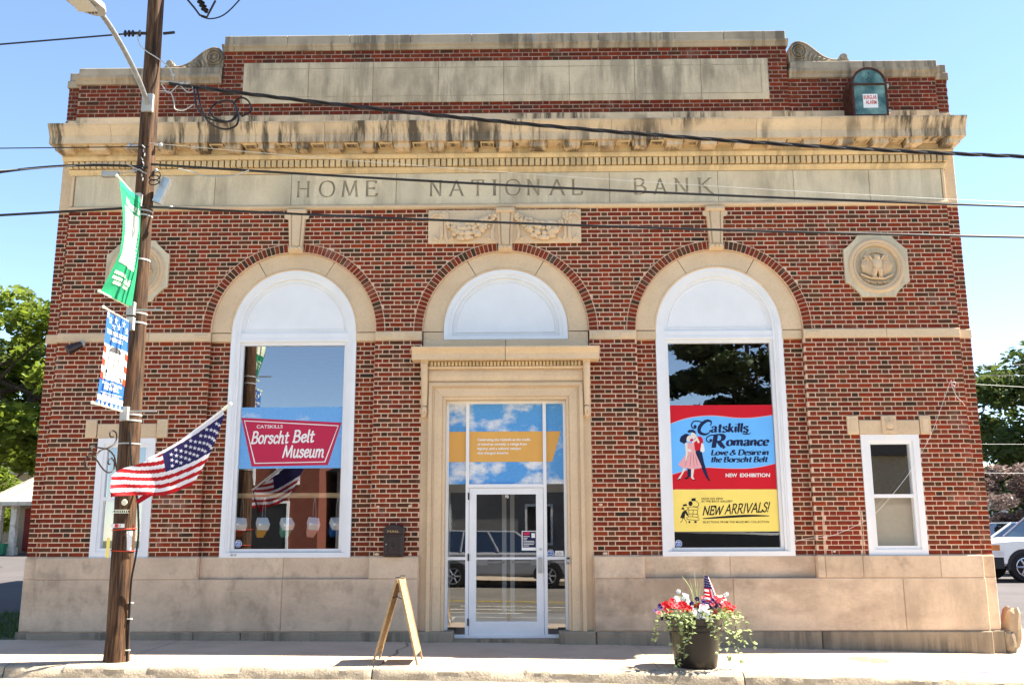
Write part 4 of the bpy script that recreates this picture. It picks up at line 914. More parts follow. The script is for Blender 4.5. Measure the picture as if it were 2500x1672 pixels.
# aluminium shopfront: frame, sidelights, transom, door
sf = MB(); rring(sf, -.875, .875, .045, 3.392, .040, .135, .215); 
for s in (-1, 1): sf.box(*sorted((s*.538, s*.585)), .138, .214, .046, 3.353)
sf.box(-.537, .537, .14, .213, 2.132, 2.182); sf.box(-.835, -.586, .14, .213, 1.115, 1.155); sf.box(.586, .835, .14, .213, 1.115, 1.155); sf.box(-.835, -.586, .14, .213, .046, .09); sf.box(.586, .835, .14, .213, .046, .09)
front = sf.build('shopfront_frame', M_alu, bank)
def pane(par, x0, x1, z0, z1, y, m): return MB().add([(x0, y, z0), (x1, y, z0), (x1, y, z1), (x0, y, z1)], [(0, 1, 2, 3)]).build('pane', m, par, recalc=False)
for s in (-1, 1):
    a, b = sorted((s*.584, s*.836)); pane(front, a, b, .088, 1.117, .185, M_glassdoor); pane(front, a, b, 1.153, 3.354, .185, M_glassdoor)
pane(front, -.539, .539, 2.18, 3.354, .185, M_glassdoor)
door = MB()
door.box(-.533, -.43, .15, .20, .052, 2.127).box(.43, .533, .15, .20, .052, 2.127).box(-.43, .43, .151, .199, 2.037, 2.126).box(-.43, .43, .151, .199, .053, .27)
door = door.build('door', M_alu, bank)
MB().box(-.43, .43, .153, .197, 1.12, 1.148).build('mid_rail', M_alu, door)
pane(door, -.431, .431, .269, 1.121, .178, M_glassdoor); pane(door, -.431, .431, 1.147, 2.038, .178, M_glassdoor)
MB().box(.455, .512, .10, .125, .93, 1.145).box(.462, .475, .12, .152, .95, .97).box(.462, .475, .12, .152, 1.10, 1.12).build('door_handle', M_galvp, door)
MB().lathe((.49, .15, 1.26), [(0, -.012), (.017, -.012), (.019, 0)], 14, axis='y').build('door_lock', M_galv, door)
for z in (.21, 1.1, 1.96): MB().box(-.552, -.53, .128, .152, z, z+.10).build('hinge', M_iron, door)
mb = MB(); sans(mb, '90', -.017, 1.985, .042, .174, x1=.035, bold=.01); mb.build('house_number', F_white, door, recalc=False)
# vestibule doors seen through the glass
mb = MB()
for a, b in ((-1.0, -.03), (.03, 1.0)): rring(mb, a, b, .05, 2.2, .07, 1.75, 1.80, 0, .20)
mb.box(-1.5, -1.0, 1.74, 1.8, .04, 2.5); mb.box(1.0, 1.5, 1.74, 1.8, .04, 2.5); mb.box(-1.5, 1.5, 1.74, 1.8, 2.2, 2.6)
vd = mb.build('vestibule_door', M_alu, bank)
for a, b in ((-.93, -.06), (.06, .93)): MB().box(a, b, 1.70, 1.72, 1.02, 1.05).box(a+.3, a+.6, 1.69, 1.70, .99, 1.08).build('push_bar', M_galvp, vd)
# ================================================================== PRINTS AND SIGNS ON THE GLASS
def sheet_poly(mb, pts, y, m=0): return mb.add([(x, y, z) for x, z in pts], [tuple(range(len(pts)))], m)
# --- museum sign in the tall arched window on the left
t = thing('window_sign', 'crimson museum sign with white script on a pale blue cloud sheet', 'window sign')
sheet_poly(MB(), [(-3.904, 2.420), (-2.408, 2.424), (-2.408, 3.322), (-3.904, 3.318)], .147).build('backing_sheet', F_sky1, t, recalc=False)
TR = [(-3.715, 2.451), (-2.599, 2.467), (-2.418, 3.087), (-3.900, 3.166)]
b_ = sheet_poly(MB(), TR, .1455).build('sign_panel', F_crim, t, recalc=False)
cx_, cz_ = -3.158, 2.79
def inset(P, k): return [(x+(cx_-x)*k/abs(cx_-x)*1.0 if abs(cx_-x) > 1e-6 else x, z+(k if z < cz_ else -k)) for x, z in P]
o1, o2 = inset(TR, .040), inset(TR, .053)
mb = MB(); mb.strip([(x, .1442, z) for x, z in o1], [(x, .1442, z) for x, z in o2], closed=True); mb.build('white_border', F_white, t, recalc=False)
mb = MB(); sans(mb, 'CATSKILLS', -3.669, 3.010, .046, .1442, x1=-3.283, bold=.012)
lay_letters(mb, 'Borscht', -3.745, -3.20, 2.79, .165, .1442, shear=.16, thick=.165, thin=.165, mono=True)
lay_letters(mb, 'Belt', -3.135, -2.825, 2.805, .165, .1442, shear=.16, thick=.165, thin=.165, mono=True)
lay_letters(mb, 'Museum', -3.275, -2.665, 2.585, .165, .1442, shear=.16, thick=.165, thin=.165, mono=True)
mb.build('lettering', F_white, t, recalc=False)
# --- exhibition poster in the tall arched window on the right
def art(px, py):
    v = (py-122)/900; xl = 148+42*v; xr = 1237+56*v; return (2.405+1.496*(px-xl)/(xr-xl), 3.3165-1.2205*v)
YA = [.147]
def aw(px, pz): x, z = art(px, -pz); return (x, YA[0], z)
def apoly(mb, pts, y, m=0, smooth=0):
    if smooth: pts = [(v.x, v.y) for v in crom(pts, smooth, True)]
    LIFT[0] = (LIFT[0]+1) % 47; y = y-LIFT[0]*1.5e-6
    return mb.add([(art(a, b)[0], y, art(a, b)[1]) for a, b in pts], [tuple(range(len(pts)))], m)
def ell(cx, cy, rx, ry, n=18, rot=0): return [(cx+rx*math.cos(k*2*math.pi/n)*math.cos(rot)-ry*math.sin(k*2*math.pi/n)*math.sin(rot), cy+rx*math.cos(k*2*math.pi/n)*math.sin(rot)+ry*math.sin(k*2*math.pi/n)*math.cos(rot)) for k in range(n)]
t = thing('exhibition_poster', 'red and blue romance exhibition poster with a dancing couple', 'poster')
mb = MB(); sheet_poly(mb, [(2.405, 2.096), (3.901, 2.096), (3.901, 3.3165), (2.405, 3.3165)], .147); mb.build('sheet', F_red, t, recalc=False)
w1 = [(v.x, v.y) for v in crom([(158, 325), (300, 275), (450, 248), (600, 240), (720, 250), (850, 265), (1000, 267), (1120, 255), (1243, 238)], 5)]
w2 = [(v.x, v.y) for v in crom([(183, 862), (300, 828), (400, 805), (550, 790), (700, 797), (850, 802), (1000, 800), (1150, 780), (1276, 750)], 5)]
mb = MB(); mb.strip([(art(a, b)[0], .1458, art(a, b)[1]) for a, b in w1], [(art(a, b)[0], .1458, art(a, b)[1]) for a, b in w2]); mb.build('blue_band', F_blue, t, recalc=False)
mb = MB(); mb.strip([(art(a, b-7)[0], .1455, art(a, b-7)[1]) for a, b in w1], [(art(a, b)[0], .1455, art(a, b)[1]) for a, b in w1]); mb.strip([(art(a, b)[0], .1455, art(a, b)[1]) for a, b in w2], [(art(a, b+5)[0], .1455, art(a, b+5)[1]) for a, b in w2]); mb.build('band_edge', F_pink, t, recalc=False)
mb = MB(); YA[0] = .1445
def astroke(mb, pts, w, y, m=0, k=6):
    P = crom(pts, k); L, Q = [], []
    for i, p in enumerate(P):
        d = (P[min(i+1, len(P)-1)]-P[max(i-1, 0)]).normalized(); ww = (w(i/(len(P)-1)) if callable(w) else w)/2
        L.append((p.x-d.y*ww, p.y+d.x*ww)); Q.append((p.x+d.y*ww, p.y-d.x*ww))
    LIFT[0] = (LIFT[0]+7) % 47; y = y-LIFT[0]*1.5e-5
    mb.strip([(art(a, b)[0], y, art(a, b)[1]) for a, b in L], [(art(a, b)[0], y, art(a, b)[1]) for a, b in Q], m)
sw_ = lambda t_: 10+24*math.sin(math.pi*t_)
astroke(mb, [(585, 345), (592, 305), (555, 290), (505, 315), (468, 365), (470, 415), (520, 438), (565, 425), (585, 390)], lambda q: 12+26*max(0, math.sin(math.pi*(q*1.25-.1))), .1445)
astroke(mb, [(505, 312), (455, 296), (405, 300), (382, 335), (395, 368), (425, 368), (432, 345)], 13, .1445); apoly(mb, ell(420, 352, 16, 17), .1443)
lay_letters(mb, 'atskills', 585, 985, -415, 92, .1445, shear=.12, wmap=aw, thick=.22, thin=.075, nib=15)
astroke(mb, [(940, 410), (975, 418), (965, 438), (925, 430)], 12, .1445); astroke(mb, [(960, 425), (985, 440), (1012, 425)], 9, .1445)
lay_letters(mb, 'R', 592, 752, -582, 140, .1445, shear=.16, wmap=aw, thick=.25, thin=.07, nib=15)
astroke(mb, [(650, 446), (590, 448), (550, 470), (545, 505), (575, 522), (600, 505)], 12, .1445); apoly(mb, ell(590, 503, 16, 16), .1443)
lay_letters(mb, 'omance', 752, 1200, -560, 88, .1445, shear=.14, wmap=aw, thick=.26, thin=.085, nib=15)
lay_letters(mb, 'Love', 590, 768, -660, 56, .1445, shear=.2, wmap=aw, thick=.25, thin=.09, nib=15)
lay_letters(mb, '&', 788, 858, -660, 54, .1445, shear=.2, wmap=aw, thick=.22, thin=.1, nib=15)
lay_letters(mb, 'Desire', 878, 1118, -660, 56, .1445, shear=.2, wmap=aw, thick=.25, thin=.09, nib=15)
lay_letters(mb, 'in', 1132, 1205, -660, 56, .1445, shear=.2, wmap=aw, thick=.25, thin=.09, nib=15)
lay_letters(mb, 'the', 588, 702, -735, 56, .1445, shear=.2, wmap=aw, thick=.25, thin=.09, nib=15)
lay_letters(mb, 'Borscht', 725, 1022, -735, 56, .1445, shear=.2, wmap=aw, thick=.25, thin=.09, nib=15)
lay_letters(mb, 'Belt', 1042, 1192, -735, 56, .1445, shear=.2, wmap=aw, thick=.25, thin=.09, nib=15)
mb.build('title_lettering', F_navy, t, recalc=False)
mb = MB(); sans(mb, 'NEW', 750, -893, 37, 0, x1=872, bold=.03, wmap=aw); sans(mb, 'EXHIBITION', 902, -893, 37, 0, x1=1220, bold=.03, wmap=aw); mb.build('white_lettering', F_white, t, recalc=False)
# the couple
il = MB(); MM = [F_navy, F_skin, F_pink, F_red, F_white, F_black]
apoly(il, [(430, 612), (490, 600), (520, 740), (568, 895), (545, 905), (480, 770), (430, 650)], .1449, 0); apoly(il, [(343, 800), (382, 800), (382, 892), (345, 892)], .1449, 0)
apoly(il, [(405, 500), (440, 462), (478, 458), (503, 485), (508, 520), (490, 600), (430, 614), (405, 590)], .1448, 3)
apoly(il, [(490, 530), (512, 540), (527, 610), (508, 630), (478, 620)], .1446, 4)
apoly(il, ell(298, 488, 36, 42), .1446, 0); apoly(il, ell(328, 452, 34, 22), .1446, 0); apoly(il, ell(275, 500, 17, 22), .1446, 0); apoly(il, ell(312, 522, 20, 17), .1446, 0)
apoly(il, ell(358, 482, 26, 34, rot=.3), .1444, 1); apoly(il, ell(404, 452, 28, 36, rot=-.3), .1443, 1)
apoly(il, [(338, 405), (360, 388), (400, 386), (425, 405), (430, 440), (414, 424), (385, 414), (352, 420)], .1441, 0)
apoly(il, [(342, 545), (355, 520), (395, 535), (412, 530), (420, 600), (432, 645), (497, 790), (470, 796), (440, 792), (410, 806), (370, 806), (330, 796), (300, 798), (268, 778), (245, 760), (318, 660), (345, 610)], .1444, 2)
apoly(il, [(314, 528), (342, 528), (346, 640), (344, 700), (340, 722), (322, 716), (324, 640)], .1442, 1)
apoly(il, [(438, 452), (472, 520), (456, 535), (430, 490)], .1442, 1); apoly(il, [(388, 515), (430, 482), (440, 502), (396, 536)], .1441, 1); apoly(il, ell(362, 608, 24, 16, rot=.4), .1441, 1)
apoly(il, ell(385, 498, 18, 14), .1440, 3)
apoly(il, [(296, 798), (330, 800), (300, 850), (268, 908), (236, 922), (250, 902), (282, 850)], .1446, 1); apoly(il, [(384, 806), (416, 806), (404, 888), (424, 922), (402, 918), (382, 895)], .1446, 1)
for pts in ([(308, 908), (345, 888), (365, 905), (330, 916)], [(545, 898), (566, 892), (590, 930), (572, 936)], [(233, 922), (262, 905), (270, 914), (245, 928)], [(398, 916), (424, 918), (428, 930), (408, 928)]): apoly(il, pts, .1443, 5)
for a, b in (((380, 640), (372, 780)), ((405, 650), (415, 785)), ((430, 680), (450, 770)), ((350, 660), (320, 770))): astroke(il, [a, b], 3, .1442, 0)
il.build('couple_print', MM, t, recalc=False)
# --- yellow poster beneath it
t = thing('arrivals_poster', 'yellow new arrivals poster directly under the red and blue one', 'poster')
sheet_poly(MB(), [(2.405, 1.499), (3.903, 1.499), (3.903, 2.0935), (2.405, 2.0935)], .147).build('sheet', F_yellow, t, recalc=False)
mb = MB(); YA[0] = .1455
sans(mb, 'NOW ON VIEW', 497, -1130, 21, 0, x1=725, bold=.015, wmap=aw); sans(mb, 'IN THE BACK GALLERY', 497, -1158, 21, 0, x1=827, bold=.015, wmap=aw)
lay_letters(mb, 'NEW', 505, 715, -1290, 88, 0, shear=.2, rise=.03, wmap=aw, thick=.155, thin=.155, mono=True)
lay_letters(mb, 'ARRIVALS!', 742, 1212, -1280, 95, 0, shear=.2, rise=.05, wmap=aw, thick=.15, thin=.15, mono=True)
astroke(mb, [(510, 1328), (750, 1312), (1000, 1300), (1215, 1302)], lambda q: 3+22*math.sin(math.pi*min(1, q*.9+.05)), .1455)
sans(mb, "SELECTIONS FROM THE MUSEUM'S COLLECTION", 510, -1374, 21, 0, x1=1212, bold=.008, wmap=aw)
mb.build('lettering', F_black, t, recalc=False)
mb = MB(); Y_ = .1455
apoly(mb, [(300, 1182), (335, 1172), (347, 1192), (300, 1200)], Y_); apoly(mb, [(280, 1228), (300, 1205), (312, 1215), (310, 1235)], Y_); apoly(mb, [(305, 1248), (335, 1242), (360, 1290), (345, 1300), (325, 1270), (318, 1325), (272, 1320), (290, 1270)], Y_)
for pts in ([(335, 1205), (352, 1215), (345, 1238), (318, 1240), (308, 1225)], [(298, 1325), (292, 1350), (272, 1368)], [(310, 1325), (335, 1350), (340, 1375)], [(345, 1335), (460, 1345), (458, 1315), (352, 1308), (345, 1335)], [(362, 1308), (365, 1280), (458, 1285), (456, 1315)],
            [(368, 1278), (362, 1240), (452, 1242), (450, 1283)], [(365, 1238), (366, 1205), (458, 1212), (452, 1240)], [(400, 1142), (440, 1145), (462, 1165), (466, 1190), (445, 1205), (410, 1200)], [(410, 1240), (408, 1280)], [(405, 1285), (404, 1310)]): astroke(mb, pts, 5, Y_, k=3)
apoly(mb, ell(380, 1170, 22, 26), Y_); apoly(mb, [(388, 1118), (432, 1112), (436, 1140), (392, 1145)], Y_); apoly(mb, ell(370, 1362, 10, 12), Y_); apoly(mb, ell(435, 1362, 14, 12), Y_)
mb.build('porter_print', F_black, t, recalc=False)
# --- cloud film and orange banner over the door
t = thing('transom_film', 'blue cloud film with orange text banner on the glass over the door', 'window film')
mb = MB()
for a, b in ((-.834, -.586), (-.537, .537), (.586, .834)): sheet_poly(mb, [(a, 2.184), (b, 2.184), (b, 3.352), (a, 3.352)], .181)
mb.build('cloud_sheet', F_sky2, t, recalc=False)
mb = MB(); sheet_poly(mb, [(-.834, 2.505), (-.586, 2.505), (-.586, 2.948), (-.834, 2.948)], .1795); sheet_poly(mb, [(-.537, 2.505), (.537, 2.505), (.537, 2.948), (-.537, 2.948)], .1795); sheet_poly(mb, [(.586, 2.505), (.672, 2.505), (.803, 2.948), (.586, 2.948)], .1795)
mb.build('orange_banner', F_orange, t, recalc=False)
mb = MB()
for i, (s_, x1) in enumerate((('Celebrating the Catskills as the cradle', .355), ('of stand-up comedy, a refuge from', .304), ('bigotry, and a cultural catalyst', .217), ('that changed America', .033))): sans(mb, s_, -.42, 2.813-.0645*i, .034, .178, x1=x1, bold=.03)
mb.build('lettering', F_white, t, recalc=False)
# --- stickers and notices
def sticker(cx, cz, r, y, label):
    P = [(cx+r*math.cos(R(22.5+45*k)), cz+r*math.sin(R(22.5+45*k))) for k in range(8)]
    t = thing('alarm_sticker', label, 'sticker', 'blue octagonal alarm stickers')
    sheet_poly(MB(), P, y).build('rim', F_white, t, recalc=False)
    sheet_poly(MB(), [(cx+(x-cx)*.88, cz+(z-cz)*.88) for x, z in P], y-.0012).build('face', F_sticker, t, recalc=False)
    mb = MB(); sans(mb, 'P.N.', cx-r*.62, cz+r*.08, r*.5, y-.0022, x1=cx+r*.62, bold=.03)
    for k in (0, 1): sheet_poly(mb, rect(cx-r*(.55-.1*k), cx+r*(.55-.1*k), cz-r*(.28+.2*k), cz-r*(.18+.2*k)), y-.0022)
    mb.build('lettering', F_white, t, recalc=False)
sticker(-3.85, 1.352, .052, .147, 'blue octagonal sticker in the corner of the museum sign window')
sticker(2.46, 1.332, .052, .147, 'blue octagonal sticker under the yellow poster')
sticker(.634, 1.208, .050, .182, 'blue octagonal sticker on the glass beside the entrance door')
t = thing('notice_card', 'small white card stuck beside the blue sticker near the door', 'notice')
sheet_poly(MB(), rect(.70, .818, 1.172, 1.238), .182).build('card', F_white, t, recalc=False)
mb = MB(); sans(mb, 'C', .72, 1.182, .03, .1805, bold=.02); 
for k in range(3): sheet_poly(mb, rect(.755, .80-.01*k, 1.186+.014*k, 1.190+.014*k), .1805)
mb.build('lettering', F_dk, t, recalc=False)
t = thing('door_notice', 'navy printed notice taped to the glass of the entrance door', 'notice')
sheet_poly(MB(), rect(.222, .428, 1.243, 1.518), .175).build('paper', F_white, t, recalc=False)
mb = MB(); sheet_poly(mb, rect(.234, .424, 1.285, 1.508), .1738); mb.build('navy_print', F_navy, t, recalc=False)
sheet_poly(MB(), [(.25, 1.455), (.33, 1.46), (.345, 1.50), (.24, 1.498)], .1725).build('red_logo', F_crim, t, recalc=False)
mb = MB(); sheet_poly(mb, rect(.362, .412, 1.42, 1.485), .1725)
for k, wd in enumerate((.09, .06, .05, .15, .16, .15, .08)): sheet_poly(mb, rect(.245, .245+wd, 1.435-.022*k, 1.443-.022*k), .1725)
mb.build('lettering', F_white, t, recalc=False)
t = thing('key_safe', 'small grey key box fixed to the right door jamb', 'key box')
MB().cpoly(rect(.845, .902, 1.052, 1.165), -.075, -.02, .008).build('case', M_galvp, t); MB().box(.855, .892, -.080, -.07, 1.125, 1.150).build('shutter', M_black, t)
for cz in (1.07, ): MB().box(.86, .888, -.079, -.07, cz, cz+.012).build('button_row', M_black, t)
# --- toy picture viewers hanging in the left window
VC = [((.30, .05, .02), 'rust red'), ((.72, .36, .03), 'amber yellow'), ((.10, .36, .24), 'sea green'), ((.75, .40, .34), 'salmon pink'), ((.02, .12, .40), 'deep blue')]
for (vx, (c, nm), rz) in zip((-3.862, -3.54, -3.185, -2.80, -2.462), VC, (.55, .7, .8, .55, .75)):
    t = thing('picture_viewer', nm+' toy picture viewer with white cap hanging in the museum window', 'toy viewer', 'toy picture viewers hanging in the window')
    M = Matrix.Translation((vx, .25, 1.63)) @ Matrix.Rotation(.42, 4, 'Y') @ Matrix.Rotation(.55, 4, 'X') @ Matrix.Rotation(rz, 4, 'Z')
    mb = MB(); mb.obox(M, .155, .155, .105); mb.build('white_cap', M_white, t)
    P = [M @ Vector((a*s_, b_*s_, z_)) for (s_, z_) in ((.072, -.05), (.048, -.21)) for a, b_ in ((-1, -1), (1, -1), (1, 1), (-1, 1))]
    MB().add(P, [(0, 1, 5, 4), (1, 2, 6, 5), (2, 3, 7, 6), (3, 0, 4, 7), (4, 5, 6, 7), (3, 2, 1, 0)]).build('tapered_body', mat('viewer_'+nm.replace(' ', '_'), c, rough=.35), t)
    mb = MB()
    for d in (-1, 1):
        for k in range(18): q = k/17; mb.ball((vx+d*(.004+.017*math.sin(math.pi*min(1, q*.75+.25))), .29, 1.70+.295*q), .0062, 5, 3)
    mb.build('bead_chain', M_galv, t)
    mb = MB(); mb.lathe((vx+.02, .285, 1.70), [(.016, -.004), (.022, -.004), (.022, .004), (.016, .004)], 12, axis='y'); mb.build('hang_loop', M_white, t)
t = thing('display_rail', 'pale timber rail across the window with toy viewers below', 'rail')
MB().box(-4.0, -2.3, .34, .38, 2.005, 2.075).build('board', M_beam, t)
t = thing('display_platform', 'timber planked platform behind the museum window', 'platform')
for k in range(9): MB().box(-4.4+.28*k, -4.127+.28*k, .24, 2.4, 1.17, 1.205).build('plank', M_ifloor, t)
# ================================================================== THINGS ON THE FACADE
t = thing('mailbox', 'dark brown wall mailbox lettered MAIL beside the entrance', 'mailbox')
mx0, mx1 = -1.722, -1.438; P = [(mx0, 1.172), (mx1, 1.172), (mx1, 1.555)]+[(v.x, v.y) for v in crom([(mx1, 1.555), (-1.50, 1.592), (-1.58, 1.604), (-1.66, 1.592), (mx0, 1.555)], 4)][1:]
MB().cpoly(P, -.125, -.0, .01).build('case', M_mail, t)
P2 = [(x, z) for x, z in P]
MB().cpoly([(mx0-.008, 1.475), (mx1+.008, 1.475), (mx1+.008, 1.557)]+[(v.x, v.y) for v in crom([(mx1+.008, 1.557), (-1.50, 1.60), (-1.58, 1.612), (-1.66, 1.60), (mx0-.008, 1.557)], 4)][1:], -.14, -.02, .01).build('lid', M_mail, t)
d_ = MB().cpoly(rect(mx0+.03, mx1-.03, 1.20, 1.455), -.134, -.1, .006).build('door', M_mail, t)
mb = MB(); rring(mb, mx0+.05, mx1-.05, 1.22, 1.435, .006, -.139, -.13); mb.lathe((-1.58, -.133, 1.33), [(.03, -.007), (.045, -.01), (.058, -.007), (.062, 0)], 20, axis='y', caps=False)
for k in range(5): mb.ball((-1.58+.03*math.cos(k*1.256), -.136, 1.33+.03*math.sin(k*1.256)), (.014, .01, .018), 6, 4)
for a, b in ((-1, -1), (1, -1), (1, 1), (-1, 1)): mb.ball((-1.58+a*.075, -.136, 1.325+b*.085), (.016, .008, .016), 6, 4)
mb.build('crest', M_mail, d_); MB().ball((mx0+.043, -.145, 1.338), .011).build('knob', M_galv, d_)
mb = MB(); sans(mb, 'MAIL', -1.668, 1.502, .03, -.1425, x1=-1.502, bold=.0); mb.build('lettering', M_gold, t, recalc=False)
t = thing('burglar_alarm', 'verdigris copper burglar alarm box standing on the right cornice', 'alarm box')
ax0, ax1, ay = 5.225, 5.745, -.40
P = [(ax0, 7.58), (ax1, 7.58), (ax1, 8.10)]+arc((ax0+ax1)/2, 8.10, (ax1-ax0)/2, 0, 180, 20)[1:-1]+[(ax0, 8.10)]
mb = MB(); mb.prism(P, ay+.02, -.02); mb.strip([(x, ay-.02, z) for x, z in P], [(x, ay+.03, z) for x, z in P], closed=True)
ii = [( (ax0+ax1)/2+(x-(ax0+ax1)/2)*.90, 7.85+(z-7.85)*.93) for x, z in P]; mb.strip([(x, ay-.02, z) for x, z in P], [(x, ay-.02, z) for x, z in ii], closed=True)
for z in [7.62+.055*k for k in range(9)]: mb.box(ax0-.012, ax0+.01, ay+.06, -.05, z, z+.022)
mb.build('hood', M_rust, t)
MB().prism(ii, ay-.01, ay+.01).build('face', M_copper, t)
MB().box(ax0+.02, ax1-.02, ay-.035, ay, 8.07, 8.092).build('hinge_strip', M_rust, t)
for z in (7.62, 8.03): MB().box(ax1, ax1+.03, ay-.03, ay+.03, z, z+.05).build('clasp', M_galvp, t)
mb = MB(); q = random.Random(4); ccx = (ax0+ax1)/2
for k in range(26): a = q.random()*6.28; r_ = .1*math.sqrt(q.random()); mb.ball((ccx+r_*math.cos(a), ay-.012, 8.19+r_*.8*math.sin(a)), (.02, .012, .018), 6, 4)
mb.build('crest', M_copper, t, smooth=True)
MB().box(5.378, 5.595, ay-.016, ay-.009, 7.705, 7.925).build('label_plate', F_white, t)
mb = MB(); sans(mb, 'BURGLAR', 5.388, 7.842, .062, ay-.0175, x1=5.585, bold=.02); sans(mb, 'ALARM', 5.412, 7.762, .062, ay-.0175, x1=5.575, bold=.02); mb.build('lettering', F_tagr, t, recalc=False)
t = thing('flood_lamp', 'small bullet flood lamp on the brick left of the utility pole', 'wall lamp')
mb = MB(); mb.tube([(-6.36, -.02, 4.215), (-6.33, -.10, 4.22)], .03, 10); mb.build('bracket', M_iron, t)
mb = MB(); mb.tube([(-6.25, -.09, 4.24), (-6.30, -.13, 4.20), (-6.36, -.18, 4.15), (-6.40, -.21, 4.12)], [.045, .062, .07, .075], 14); mb.build('lamp_head', M_mail, t, smooth=True)
MB().ball((-6.25, -.09, 4.24), (.05, .05, .05)).build('rear_cap', M_galvp, t, smooth=True)
t = thing('loose_wire', 'thin white wire slung from a wall hook across the small window', 'wire')
w_ = crom([(6.47, -.03, 3.60), (6.43, -.05, 3.585), (6.137, -.06, 2.936), (5.909, -.06, 2.549), (5.67, -.06, 2.223), (5.30, -.05, 1.82), (5.05, -.04, 1.63), (4.60, -.03, 1.44), (4.29, -.03, 1.405), (4.10, -.0, 1.36), (3.98, .05, 1.24)], 6)
MB().tube(w_, .0024, 5).build('strand', F_white, t)
MB().tube(crom([(6.45, -.03, 3.61), (6.52, -.05, 3.60), (6.50, -.05, 3.55), (6.46, -.04, 3.58), (6.52, -.04, 3.40), (6.6, -.04, 3.31), (6.66, .03, 3.25)], 6), .0035, 5).build('loose_end', F_white, t)
# ================================================================== UTILITY POLE AND WHAT HANGS ON IT
PB = Vector((-4.48, -2.285, .03))
def pc(z): return Vector((PB.x-.0150*(z-.03), PB.y, z))
def prr(z): return .131-.0033*z
pole = thing('utility_pole', 'weathered brown timber utility pole at the kerb', 'utility pole')
mb = MB(); n = 26; zs = [-.35+.07*k for k in range(int(10.6/.07))]
ring = []
for z in zs:
    c0 = pc(z); row = []
    for k in range(n):
        a = 2*math.pi*k/n; g = mnoise.noise(Vector((math.cos(a)*3.2, math.sin(a)*3.2, z*.45)))*.007+mnoise.noise(Vector((math.cos(a)*9, math.sin(a)*9, z*.9)))*.004
        flare = .02*max(0, 1-z/.35) if z > 0 else .02
        row.append((c0.x+(prr(z)+g+flare)*math.cos(a), c0.y+(prr(z)+g+flare)*math.sin(a), z))
    ring.append(row)
for a, b in zip(ring[:-1], ring[1:]): mb.strip(a, b, closed=True)
mb.build('shaft', M_pole, pole, smooth=True)
def band(z, h, m, name, dr=.006): 
    mb = MB(); c0 = pc(z); mb.lathe((c0.x, c0.y, z), [(prr(z)+.002, -h/2), (prr(z)+dr, -h/2), (prr(z)+dr, h/2), (prr(z)+.002, h/2)], 26, caps=False); return mb.build(name, m, pole, smooth=True)
for z in (5.50, 5.44, 4.86, 4.17, 4.05, 2.91, 2.84): band(z, .022, M_galvp, 'steel_band')
for z in (4.20, 2.945): 
    c0 = pc(z); MB().box(c0.x+.02, c0.x+.36, c0.y-prr(z)-.012, c0.y-prr(z)-.004, z-.012, z+.008).build('strap_tail', M_galvp, pole)
mb = MB(); c0 = pc(1.86); mb.lathe((c0.x+.035, c0.y-prr(1.86)-.004, 1.86), [(0, -.006), (.032, -.005), (.036, .004)], 16, axis='y'); mb.build('reflector_disc', F_cream, pole)
mb = MB(); c0 = pc(1.755)
for k in range(8): a = R(-90-34+68*k/7); mb.obox(Matrix.Translation((c0.x+(prr(1.755)+.004)*math.cos(a), c0.y+(prr(1.755)+.004)*math.sin(a), 1.755)) @ Matrix.Rotation(a+math.pi/2, 4, 'Z'), .008, .004, .04)
mb.box(c0.x-.11, c0.x+.1, c0.y-prr(1.7)-.006, c0.y-prr(1.7)+.002, 1.768, 1.776); mb.box(c0.x-.11, c0.x+.1, c0.y-prr(1.7)-.006, c0.y-prr(1.7)+.002, 1.734, 1.742); mb.build('punched_strip', F_cream, pole)
MB().box(c0.x-.095, c0.x+.055, c0.y-.147, c0.y-.125, 1.565, 1.612).build('number_tag', F_white, pole)
mb = MB(); sheet_poly(mb, rect(c0.x-.05, c0.x-.012, 1.568, 1.609), c0.y-.148); mb.build('tag_patch', F_tagr, pole, recalc=False)
mb = MB(); sans(mb, '23', c0.x-.02, 1.573, .03, c0.y-.1485, bold=.02); mb.build('lettering', F_tagr, pole, recalc=False)
for (x0, x1, z0, z1, nm, m_) in ((.075, .135, 1.30, 1.53, 'paper_notice', F_white), (-.150, -.098, 1.22, 1.45, 'paper_notice', F_yellow)):
    mb = MB(); P = [(c0.x+x0+(x1-x0)*i/4, c0.y-.105+.03*i/4*(1 if x0 > 0 else -1)+.004*math.sin(i*2), 0) for i in range(5)]
    mb.strip([(a, b, z0) for a, b, _ in P], [(a, b, z1) for a, b, _ in P]); mb.build(nm, m_, pole, recalc=False)
for z, zr_ in ((1.545, .02), (1.30, -.01)):
    c1 = pc(z); mb = MB(); mb.tube([(c1.x+.136*math.cos(a), c1.y+.136*math.sin(a), z+zr_*math.cos(a)*.5) for a in [R(k*15) for k in range(25)]], .006, 5, caps=False); mb.build('red_cord', F_tagr, pole)
mb = MB(); mb.tube([(pc(1.56).x+.13, PB.y-.09, 1.56), (pc(1.56).x+.155, PB.y-.1, 1.58), (pc(1.56).x+.15, PB.y-.1, 1.60)], .008, 5); mb.build('red_bow', F_tagr, pole)
mb = MB(); mb.tube(crom([(-4.47, -2.42, 2.7), (-4.40, -2.42, 2.2), (-4.322, -2.42, 1.92), (-4.29, -2.42, 1.7), (-4.272, -2.42, 1.46), (-4.29, -2.42, 1.2), (-4.325, -2.40, .98), (-4.345, -2.35, .70), (-4.343, -2.33, .35), (-4.335, -2.33, .05)], 6), .0125, 8); mb.build('riser_cable', M_black, pole, smooth=True)
for z in (.70, .52, .17): MB().box(-4.365, -4.315, -2.352, -2.31, z, z+.012).build('cable_clip', F_cream, pole)
